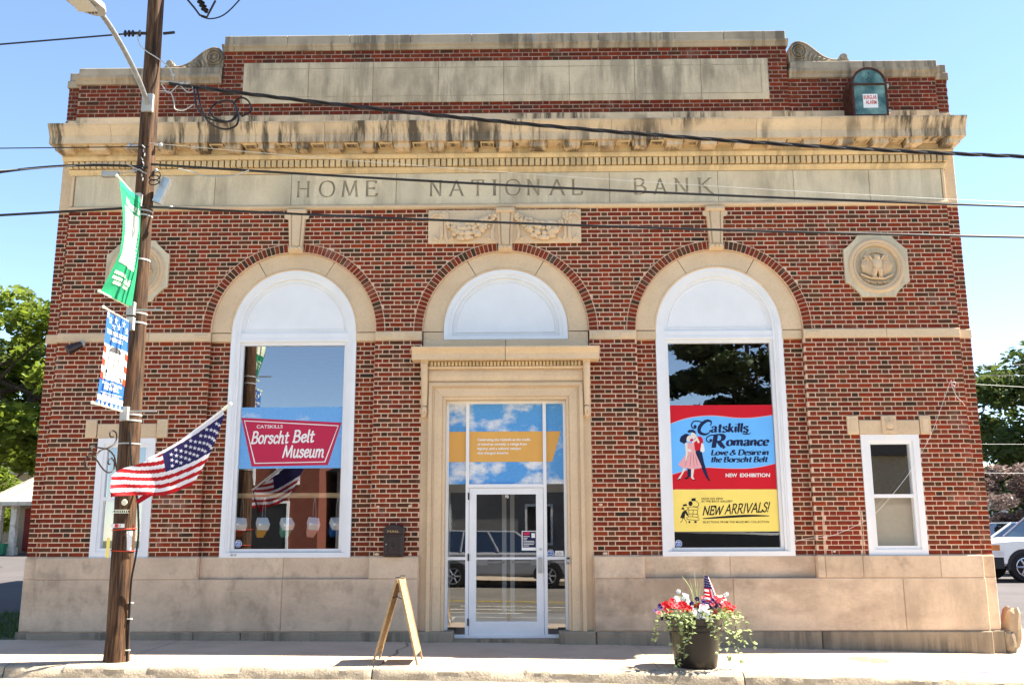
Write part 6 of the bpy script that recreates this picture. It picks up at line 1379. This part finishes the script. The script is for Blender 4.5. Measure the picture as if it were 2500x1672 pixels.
for (x0, x1, x2, h, y) in ((.0, -.02, -.12, .36, .02), (.02, .0, -.03, .33, .05), (.05, .03, .02, .42, 0), (.04, .05, .06, .30, .02), (.06, .08, .13, .33, .05), (.1, .2, .36, .16, 0), (-.05, -.12, -.15, .14, 0), (.07, .06, .045, .2, -.02)):
    P = crom([(PX+x0, PY+y, PZ+.60), (PX+x1, PY+y, PZ+.64+h*.6), (PX+x2, PY+y, PZ+.66+h)], 5); mb.tube(P, [.006*(1-i/(len(P))) +.0012 for i in range(len(P))], 4)
mb.build('blades', M_leafp, t)
t = thing('small_flag', 'small american stick flag planted in the flower pot', 'flag')
fx0, fy0 = PX+.135, PY-.02
MB().tube([(fx0-.03, fy0, PZ+.55), (fx0, fy0, PZ+1.10)], .0045, 6).build('stick', M_wood, t)
def sf_(u, v): return (fx0-.004+.0-.035*v*(1-u)*0+u*(.05+.16*v)-.022*v, fy0-.012-.05*u*v+.03*math.sin(5*u+1), PZ+1.035-.34*v-.02*u)
mb = MB(); NU, NV = 14, 26; mb.v = [sf_(i/NU, j/NV) for j in range(NV+1) for i in range(NU+1)]
for j in range(NV):
    for i in range(NU):
        u, v = (i+.5)/NU, (j+.5)/NV
        m_ = 2 if v < .42 and u < .75 else ((0 if int(v*15) % 2 == 0 else 1) if u < .45 else (0 if int(u*13) % 3 == 0 else 1))
        mb.f.append((j*(NU+1)+i, j*(NU+1)+i+1, (j+1)*(NU+1)+i+1, (j+1)*(NU+1)+i)); mb.m.append(m_)
mb.build('cloth', [F_flagr, F_flagw, F_flagb], t, recalc=False, smooth=True)
mb = MB()
for k in range(16):
    u, v = .12+.17*(k % 4), .08+.085*(k//4); p = sf_(u, v); mb.add([(p[0]+.008*(1 if j % 2 == 0 else .4)*math.sin(j*math.pi/5), p[1]-.006, p[2]+.008*(1 if j % 2 == 0 else .4)*math.cos(j*math.pi/5)) for j in range(10)], [tuple(range(10))])
mb.build('stars', F_flagw, t, recalc=False)
# ---- cover in the walk, broken stone, litter
t = thing('manhole_cover', 'rusty round iron cover set in the sunlit sidewalk on the right', 'manhole cover')
mb = MB(); cx, cy = 4.61, -1.14; n = 32
mb.add([(cx+.27*math.cos(2*math.pi*k/n), cy+.27*math.sin(2*math.pi*k/n), sz(cx+.27*math.cos(2*math.pi*k/n))+.006) for k in range(n)], [tuple(range(n))]); mb.build('lid', mat('rusty_iron', (.42, .31, .23), rough=.8, var=.3, scale=14), t)
mb = MB()
for i in range(-5, 6):
    for j in range(-5, 6):
        x, y = cx+.045*i, cy+.045*j
        if (x-cx)**2+(y-cy)**2 < .055: mb.box(x-.014, x+.014, y-.014, y+.014, sz(x)+.004, sz(x)+.012)
mb.build('studs', MATS['rusty_iron'], t, kind='stuff')
t = thing('broken_stone', 'broken rough stone block leaning at the right corner of the bank', 'stone block')
def rock(c, s, seed, tilt):
    mb = MB(); mb.ball((0, 0, 0), 1, 14, 10); M = Matrix.Translation(c) @ Matrix.Rotation(tilt, 4, 'Y')
    out = []
    for v in mb.v:
        p = Vector(v); g = max(abs(p.x), abs(p.y), abs(p.z)); p = p/(g*.55+.45); k = 1+.22*mnoise.noise(p*1.6+Vector((seed, 0, 0)))+.1*mnoise.noise(p*4+Vector((seed, 3, 0))); out.append(tuple(M @ Vector((p.x*s[0]*k, p.y*s[1]*k, p.z*s[2]*k))))
    mb.v = out; return mb
rock((7.07, .18, .16), (.115, .14, .30), 2.2, .14).build('slab', stone_mat('broken_limestone', (.42, .31, .2), grey=.4), t)
rock((6.97, .12, -.02), (.10, .12, .17), 7.7, -.05).build('chunk', M_plinth, t)
t = thing('blue_straw', 'blue plastic straw lying on the sidewalk at the right', 'litter')
MB().tube([(5.55, -2.08, sz(5.6)+.006), (5.72, -2.11, sz(5.7)+.006)], .005, 6).build('tube', flat('blue_plastic', (.02, .05, .4)), t)
q = random.Random(5)
t = thing('dry_leaf', 'small dry leaf on the sidewalk between pole and sandwich board', 'leaf')
MB().add([(-2.75, -1.92, sz(-2.75)+.004), (-2.72, -1.90, sz(-2.7)+.012), (-2.69, -1.92, sz(-2.7)+.006), (-2.72, -1.95, sz(-2.7)+.004)], [(0, 1, 2, 3)]).build('blade', mat('dry_leaf_brown', (.25, .14, .06)), t, recalc=False)
# ================================================================== TREES
def tree_mat(nm, c, c2, tr): return mat(nm, c, c2=c2, rough=.65, var=.3, scale=.9, transl=tr, fine=.35, fscale=3.)
T_lime = tree_mat('lime_foliage', (.125, .185, .02), (.25, .31, .035), .5); T_dark = tree_mat('maple_foliage', (.045, .085, .02), (.12, .15, .03), .38); T_plum = tree_mat('plum_foliage', (.13, .088, .075), (.29, .21, .175), .25); T_shade = tree_mat('oak_foliage', (.020, .035, .010), (.045, .065, .016), .2)
M_bark = mat('bark', (.085, .06, .04), rough=.95, var=.3, scale=7, stretch=(3, 3, .6), bump=.6, bscale=20)
def tree(name, label, base, crown, radii, leaves, ls, m, seed, clumps=46, gap=.62, trunk_r=.22):
    t = thing(name, label, 'tree'); g = np.random.RandomState(seed); q = random.Random(seed)
    base = Vector(base); crown = Vector(crown); mb = MB()
    top = crown+Vector((0, 0, radii[2]*.55)); mb.tube(crom([base, base.lerp(top, .35)+Vector((.15, .1, 0)), base.lerp(top, .7), top], 5), [trunk_r*(1-.85*i/15) for i in range(16)], 9)
    cl = []
    for k in range(clumps):
        while True:
            p = Vector((q.uniform(-1, 1), q.uniform(-1, 1), q.uniform(-1, 1)))
            if .35 < p.length < 1: break
        c = crown+Vector((p.x*radii[0], p.y*radii[1], p.z*radii[2])); cl.append((c, q.uniform(.12, .27)*min(radii)))
        if k % 3 == 0: s = base.lerp(top, q.uniform(.35, .8)); mb.tube([s, s.lerp(c, .55)+Vector((0, 0, .2)), c], [.07, .045, .015], 5)
    mb.build('trunk', M_bark, t, smooth=True)
    N = leaves; ci = g.randint(0, len(cl), N); C0 = np.array([tuple(c[0]) for c in cl])[ci]; rr = np.array([c[1] for c in cl])[ci]
    d = g.normal(size=(N, 3)); d /= np.linalg.norm(d, axis=1)[:, None]; P = C0+d*(rr*g.uniform(.25, 1.15, N)**.6)[:, None]*np.array([1.25, 1.25, .75])
    a = g.normal(size=(N, 3)); a[:, 2] *= .5; a /= np.linalg.norm(a, axis=1)[:, None]; b = np.cross(a, g.normal(size=(N, 3))); b /= np.linalg.norm(b, axis=1)[:, None]
    s = (ls*g.uniform(.6, 1.25, N))[:, None]; V = np.stack([P-a*s, P+b*s*.45, P+a*s, P-b*s*.45], 1).reshape(-1, 3)
    me = bpy.data.meshes.new('crown'); me.vertices.add(4*N); me.vertices.foreach_set('co', V.ravel()); me.loops.add(4*N); me.loops.foreach_set('vertex_index', np.arange(4*N)); me.polygons.add(N); me.polygons.foreach_set('loop_start', np.arange(N)*4)
    me.materials.append(m); me.update(); me.validate(); link('crown', me, t)
tree('ash_tree', 'tall sunlit green tree beyond the left corner of the bank', (-15.6, 14.6, .4), (-16.2, 14.5, 6.35), (4.4, 4.2, 3.3), 30000, .16, T_lime, 3, 70)
tree('shade_tree', 'dark leafy tree below the sunlit one behind the left corner', (-19.5, 18, .5), (-18.3, 17.6, 5.9), (4.0, 3.2, 2.0), 16000, .17, T_dark, 8, 50)
tree('lime_bush', 'bright yellow green bush behind the peeling porch on the left', (-24.5, 31, .9), (-24.3, 31, 3.3), (4.5, 3.0, 2.6), 12000, .16, T_lime, 5, 30, trunk_r=.1)
tree('maple_tree', 'large dark green maple beyond the right corner of the bank', (23.6, 27, .2), (23.5, 26.5, 5.2), (5.4, 5.0, 4.5), 26000, .19, T_dark, 12, 60)
tree('plum_tree', 'purple leaved plum tree behind the white vehicles', (17.9, 18.6, .1), (17.9, 18.6, 2.55), (2.6, 2.2, 1.45), 16000, .085, T_plum, 21, 46, trunk_r=.1)
# ================================================================== VEHICLES
M_carw = mat('white_car_paint', (.72, .73, .76), rough=.25, var=.02, spec=.5, coat=.6); M_cars = mat('silver_car_paint', (.62, .63, .66), rough=.28, var=.02, spec=.5, metal=.25, coat=.6)
M_tyre = mat('tyre', (.016, .016, .017), rough=.85, var=.2, scale=20); M_rim = mat('alloy', (.55, .55, .56), rough=.3, var=.05, metal=.8); M_chrome = mat('chrome', (.75, .74, .72), rough=.12, var=.02, metal=.95); M_cglass = glass('car_glass', .22, (.22, .27, .27)); M_trim = mat('dark_trim', (.02, .02, .022), rough=.6); M_lamp = mat('headlamp', (.6, .6, .62), rough=.15, var=.1, spec=.6); M_amber = mat('amber_lens', (.6, .2, .04), rough=.3)
def wheel(t, x, y, r, side):
    mb = MB(); mb.lathe((x, y, r), [(r*.62, -.11), (r*.93, -.115), (r, -.08), (r, .08), (r*.93, .115), (r*.62, .11)], 28, axis='y'); o = mb.build('wheel', M_tyre, t, smooth=True)
    mb = MB(); yo = y+side*.118; mb.lathe((x, yo, r), [(r*.64, -.012), (r*.62, .008), (r*.56, .004)], 28, axis='y', caps=False)
    for k in range(6): a = k*math.pi/3; mb.tube([(x+.03*math.cos(a), yo, r+.03*math.sin(a)), (x+r*.6*math.cos(a), yo, r+r*.6*math.sin(a))], [.03, .022], 6)
    mb.lathe((x, yo, r), [(.06, -.015), (.06, .015), (.0, .02)], 14, axis='y', caps=False); mb.build('rim', M_rim, o, smooth=True)
    MB().lathe((x, y+side*.10, r), [(r*.6, -.004), (r*.6, .004), (0, .005)], 20, axis='y').build('brake_plate', M_trim, o)
def vehicle(name, label, cat, prof, cab, W, wheels, wr, paint, loc, rz):
    """prof: side outline of the lower body (x,z) with nose at x=0; cab: glasshouse (x,z) belt-front, roof-front, roof-rear, belt-rear"""
    t = thing(name, label, cat); t.location = loc; t.rotation_euler = (0, 0, rz)
    if area(prof) < 0: prof = prof[::-1]
    mb = MB(); mb.cpoly(prof, -W, 0, .07); k = MB(); k.cpoly(prof, -W, 0, .07); k.v = [(x, -y, z) for x, y, z in k.v]; mb.add(k.v, [f[::-1] for f in k.f]); mb.build('body', paint, t, smooth=True)
    (a, za), (b, zb), (c, zc), (d, zd) = cab; w0, w1 = W-.06, W-.24
    B = [(a, -w0, za), (d, -w0, zd), (d, w0, zd), (a, w0, za)]; T = [(b, -w1, zb), (c, -w1, zc), (c, w1, zc), (b, w1, zb)]
    mb = MB(); mb.add(T, [(0, 1, 2, 3)]); mb.add([(x*1.0, y*.97, z+.035) for x, y, z in T], [(0, 1, 2, 3)]); mb.strip(T, [(x, y*.97, z+.035) for x, y, z in T], closed=True)
    L = lambda p, q_, f: tuple(Vector(p).lerp(Vector(q_), f))
    for i in range(4): mb.tube([B[i], T[i]], .035, 6)
    for s in (0, 3):
        for f in (.36, .68):
            if d-a > 2.2: mb.tube([L(B[s], B[1 if s == 0 else 2], f), L(T[s], T[1 if s == 0 else 2], f)], .035, 6)
    mb.build('cab', paint, t)
    for (i, j, nm) in ((0, 1, 'side_window'), (2, 3, 'side_window'), (3, 0, 'windshield'), (1, 2, 'rear_window')): MB().add([B[i], B[j], T[j], T[i]], [(0, 1, 2, 3)]).build(nm, M_cglass, t, recalc=False)
    MB().box(a+.5, d-.3, -w1, w1, za-.3, za+.02).build('seats', M_trim, t)
    for x in wheels:
        for s in (-1, 1):
            wheel(t, x, s*(W-.10), wr, s); P = arc(x, wr, wr*1.2, -10, 190, 18); P = P if area(P) > 0 else P[::-1]; MB().prism(P, s*W-.006 if s < 0 else W-.05, s*W+.05 if s < 0 else W+.006).build('wheel_arch', M_trim, t)
    return t
pz = zr(13, 13.0)
t = vehicle('pickup_truck', 'white pickup truck with black bumper at the right edge', 'pickup truck', [(0, .42), (-.03, .62), (0, 1.02), (.12, 1.10), (.5, 1.14), (1.5, 1.20), (3.7, 1.22), (5.5, 1.22), (5.6, 1.1), (5.6, .5), (4.9, .42)], [(1.42, 1.2), (2.15, 1.84), (3.35, 1.86), (3.7, 1.2)], 1.0, (.98, 4.55), .40, M_cars, (12.86, 13.95, pz), 0)
MB().box(-.09, .42, -1.01, 1.01, .36, .66).build('bumper', M_trim, t); mb = MB(); mb.box(-.06, .0, -.72, .72, .70, .98); mb.build('grille', M_trim, t)
for z in (.68, .81, .96): MB().box(-.085, .01, -.74, .74, z, z+.035).build('grille_bar', M_chrome, t)
for s in (-1, 1):
    MB().box(-.055, .44, *sorted((s*.74, s*1.012)), .70, .82).build('headlight', M_lamp, t); MB().box(-.05, .34, *sorted((s*.75, s*1.014)), .84, .99).build('headlight', M_amber, t); MB().box(1.75, 1.95, *sorted((s*1.0, s*1.2)), 1.2, 1.34).build('mirror', M_cars, t)
for s in (-1, 1): MB().box(2.0, 3.2, *sorted((s*1.002, s*1.012)), 1.0, 1.02).build('body_trim', M_trim, t)
vehicle('white_sedan', 'white sedan parked behind the pickup truck', 'car', [(0, .35), (-.02, .62), (.1, .80), (1.1, .93), (3.9, .96), (4.6, .92), (4.65, .5), (4.5, .32)], [(1.0, .93), (1.85, 1.44), (3.2, 1.45), (4.0, .95)], .90, (.85, 3.65), .33, M_carw, (13.7, 17.6, zr(14, 17)+.16), 0)
t = vehicle('parked_suv', 'grey sport utility car mirrored in the entrance door glass', 'car', [(0, .38), (-.02, .72), (.1, .95), (1.2, 1.06), (4.7, 1.08), (4.75, .5), (4.6, .36)], [(1.1, 1.06), (1.9, 1.66), (4.2, 1.70), (4.7, 1.08)], .95, (.9, 3.75), .37, mat('grey_car_paint', (.30, .30, .32), rough=.25, coat=.6), (1.85, -16.1, -.15), math.pi)
for s in (-1, 1): MB().box(-.03, .25, *sorted((s*.62, s*.96)), .76, .92).build('headlight', M_lamp, t)
vehicle('reflection_van', 'black van added across the street to darken the glass under the yellow poster', 'van', [(0, .36), (-.02, .8), (.9, 1.15), (1.5, 1.75), (5.4, 1.85), (5.5, 1.7), (5.5, .5), (5.4, .36)], [(1.55, 1.74), (1.8, 1.92), (5.0, 1.95), (5.3, 1.8)], .98, (.95, 4.4), .36, mat('black_car_paint', (.010, .010, .011), rough=.5), (9.9, -16.2, -.3), math.pi)  # added van: gives the lower poster window a dark reflection
# ================================================================== BUILDINGS AND THE FAR SIDE OF THE STREET
M_peel = mat('peeling_paint', (.66, .64, .58), rough=.8, var=.2, scale=7, stains=[((.30, .19, .11), (4, 4, 3), .55, .62, .8, .35, .6, .9, (0, 0, 0))])
M_roofm = mat('metal_roof', (.48, .45, .38), rough=.5, var=.15, metal=.2); M_rend = mat('rough_render', (.38, .31, .22), rough=.95, var=.2, scale=12, bump=.6, bscale=30)
t = thing('old_porch', 'old peeling white porch with metal hipped roof on the left', 'porch')
gz = zl(-19, 24)+.1
for x, y in ((-20.2, 23.6), (-19.5, 23.4), (-18.5, 23.2), (-17.4, 23.1), (-16.2, 23.0)):
    MB().box(x-.11, x+.11, y-.11, y+.11, gz-.2, 2.72).box(x-.16, x+.16, y-.16, y+.16, gz-.2, gz+.18).build('column', M_peel, t)
mb = MB(); E_ = [(-20.6, 23.0, 2.72), (-15.5, 22.5, 2.72), (-15.5, 26.6, 2.72), (-20.6, 27, 2.72)]; A_ = [(-18.7, 24.3, 4.0), (-17, 24.2, 4.0)]
mb.add(E_+A_, [(0, 1, 5, 4), (1, 2, 5), (2, 3, 4, 5), (3, 0, 4)]); mb.add([(x, y, z-.14) for x, y, z in E_], [(0, 1, 2, 3)]); mb.strip(E_, [(x, y, z-.14) for x, y, z in E_], closed=True); mb.build('roof', M_roofm, t)
for k in range(8): f = k/7; p = Vector(E_[0]).lerp(Vector(E_[1]), f); s_ = Vector(A_[0]).lerp(Vector(A_[1]), f); MB().tube([p+Vector((0, 0, .02)), s_+Vector((0, 0, .02))], .022, 5).build('roof_seam', M_roofm, t)
MB().box(-20.3, -15.5, 25.0, 25.2, gz-.2, 2.7).build('wall', M_rend, t); MB().box(-19.9, -19.3, 24.9, 25.0, gz, 2.5).build('door', mat('red_door', (.22, .03, .025)), t)
t = thing('stone_wall', 'low rendered wall with coping at the left edge of the view', 'wall')
MB().box(-26, -20.6, 22.5, 22.9, .4, 1.55).build('wall', M_rend, t); MB().box(-26, -20.55, 22.4, 23.0, 1.55, 1.66).build('coping', M_conc, t)
t = thing('brown_house', 'tan house wall standing behind the low wall on the left', 'house'); MB().box(-34, -22.6, 33, 38, .5, 4.4).build('wall', M_rend, t); MB().prism([(-34.5, 4.4), (-22.2, 4.4), (-28, 6.6)], 32.6, 38.4).build('roof', M_roofm, t)
t = thing('litter_bin', 'small green crate left by the porch', 'crate'); MB().box(-19.95, -19.62, 23.0, 23.3, gz-.1, gz+.32).build('bin', flat('bin_green', (.02, .2, .10)), t)
def house(name, label, x0, x1, y0, y1, h, wallm, roofm, face, wins, roof_h=1.6):
    t = thing(name, label, 'house'); MB().box(x0, x1, y0, y1, -.3, h).build('wall', wallm, t)
    if roof_h: mb = MB(); mb.prism([(x0-.4, h), (x1+.4, h), ((x0+x1)/2, h+roof_h)], y0-.3, y1+.3); mb.build('roof', roofm, t)
    else: MB().box(x0-.15, x1+.15, y0-.15, y1+.15, h, h+.3).build('cornice', roofm, t)
    yf = y1 if face > 0 else y0
    for (wx, wz, ww, wh) in wins:
        w = MB(); rring(w, wx-ww/2, wx+ww/2, wz, wz+wh, .09, yf-.05*face*0-.04, yf+.06); w = w.build('window', M_white, t); MB().box(wx-ww/2+.08, wx+ww/2-.08, yf-.01, yf+.03, wz+.08, wz+wh-.08).build('pane', M_trim, w)
house('white_cottage', 'pale cottage wall glimpsed behind the plum tree', 18.5, 32, 34, 42, 3.4, mat('pale_siding', (.62, .60, .55)), M_cope, -1, [(21.5, 1.0, 1.0, 1.4), (26, 1.0, 1.0, 1.4)])
house('brick_shop', 'brick shop across the street mirrored in the museum window', -13.5, -7.6, -29, -22.5, 5.0, M_brickside, M_cope, 1, [(-12.3, .8, 1.6, 1.9), (-9.6, .8, 1.8, 1.9), (-12.2, 3.3, .9, 1.2), (-10.5, 3.3, .9, 1.2), (-8.8, 3.3, .9, 1.2)], 0)
house('grey_house', 'grey gabled house across the street mirrored in the glass', -7.2, 2.8, -31, -24, 3.9, mat('grey_siding', (.20, .19, .18)), M_trim, 1, [(-5.6, 1.0, 1.1, 1.6), (-3.2, 1.0, 1.1, 1.6), (.8, 1.0, 1.1, 1.6)], 2.0)
house('tan_house', 'tan house across the street mirrored in the small window', 11.5, 19, -31, -24, 4.4, mat('tan_siding', (.36, .30, .22)), M_trim, 1, [(13, 1, 1.2, 1.7), (16.5, 1, 1.2, 1.7)], 2.2)
tree('street_oak', 'dark oak across the street mirrored in the poster window', (8.4, -20.3, -.2), (8.5, -20.5, 6.4), (3.1, 3.0, 4.6), 26000, .15, T_shade, 31, 60)
tree('yard_tree', 'dark tree behind the mirrored houses across the street', (-1.5, -36, 0), (-1.5, -36, 4.3), (7, 3.5, 2.6), 14000, .26, T_shade, 33, 44)
sheet('far_sidewalk', -60, 60, -20, -17.35, lambda x, y: sz(x)-.01, M_conc, 30, 1, kind='structure', thick=.2)
sheet('far_kerb', -60, 60, -17.36, -17.18, lambda x, y: sz(x)-.012, M_kerb, 60, 1, kind='structure', thick=.2)
sheet('far_lawn', -60, 60, -60, -20.01, lambda x, y: -.04, M_soil, 20, 6, kind='structure')
# wires seen past the right corner
for lab, y, p0, p1, r_ in (('upper thick wire beyond the right corner', 22, (15.5, 7.55), (26, 8.0), .012), ('thin wire just under the upper one beyond the right corner', 22.5, (15.5, 7.3), (26, 7.5), .008), ('pale wire crossing in front of the maple top', 21, (15.5, 6.85), (26, 6.3), .008), ('level pale wire across the middle of the maple', 20, (14, 4.5), (26, 4.55), .007), ('level pale wire above the plum tree', 16, (13, 3.27), (22, 3.25), .007)):
    o = MB().tube([(p0[0], y, p0[1]), ((p0[0]+p1[0])/2, y, (p0[1]+p1[1])/2-.06), (p1[0], y, p1[1])], r_, 5).build('overhead_wire', M_galvp if 'pale' in lab else M_black, smooth=True); tag(o, lab, 'overhead wire', 'wires beyond the right corner')

# grit and crumbs along the foot of the wall and in the kerb joint
q = random.Random(17); mb = MB()
for k in range(900):
    if k < 620: x = q.uniform(-6.7, 6.7); y = -.10-abs(q.gauss(0, .035)); 
    else: x = q.uniform(-7.5, 7.5); y = KY+.155+q.gauss(0, .02)
    if abs(x) < .75 and y > -.2: continue
    r_ = q.uniform(.003, .011); mb.ball((x, y, sz(x)+r_*.3), (r_, r_*q.uniform(.6, 1), r_*.6), 5, 3)
mb.build('grit', M_plinth, kind='stuff')
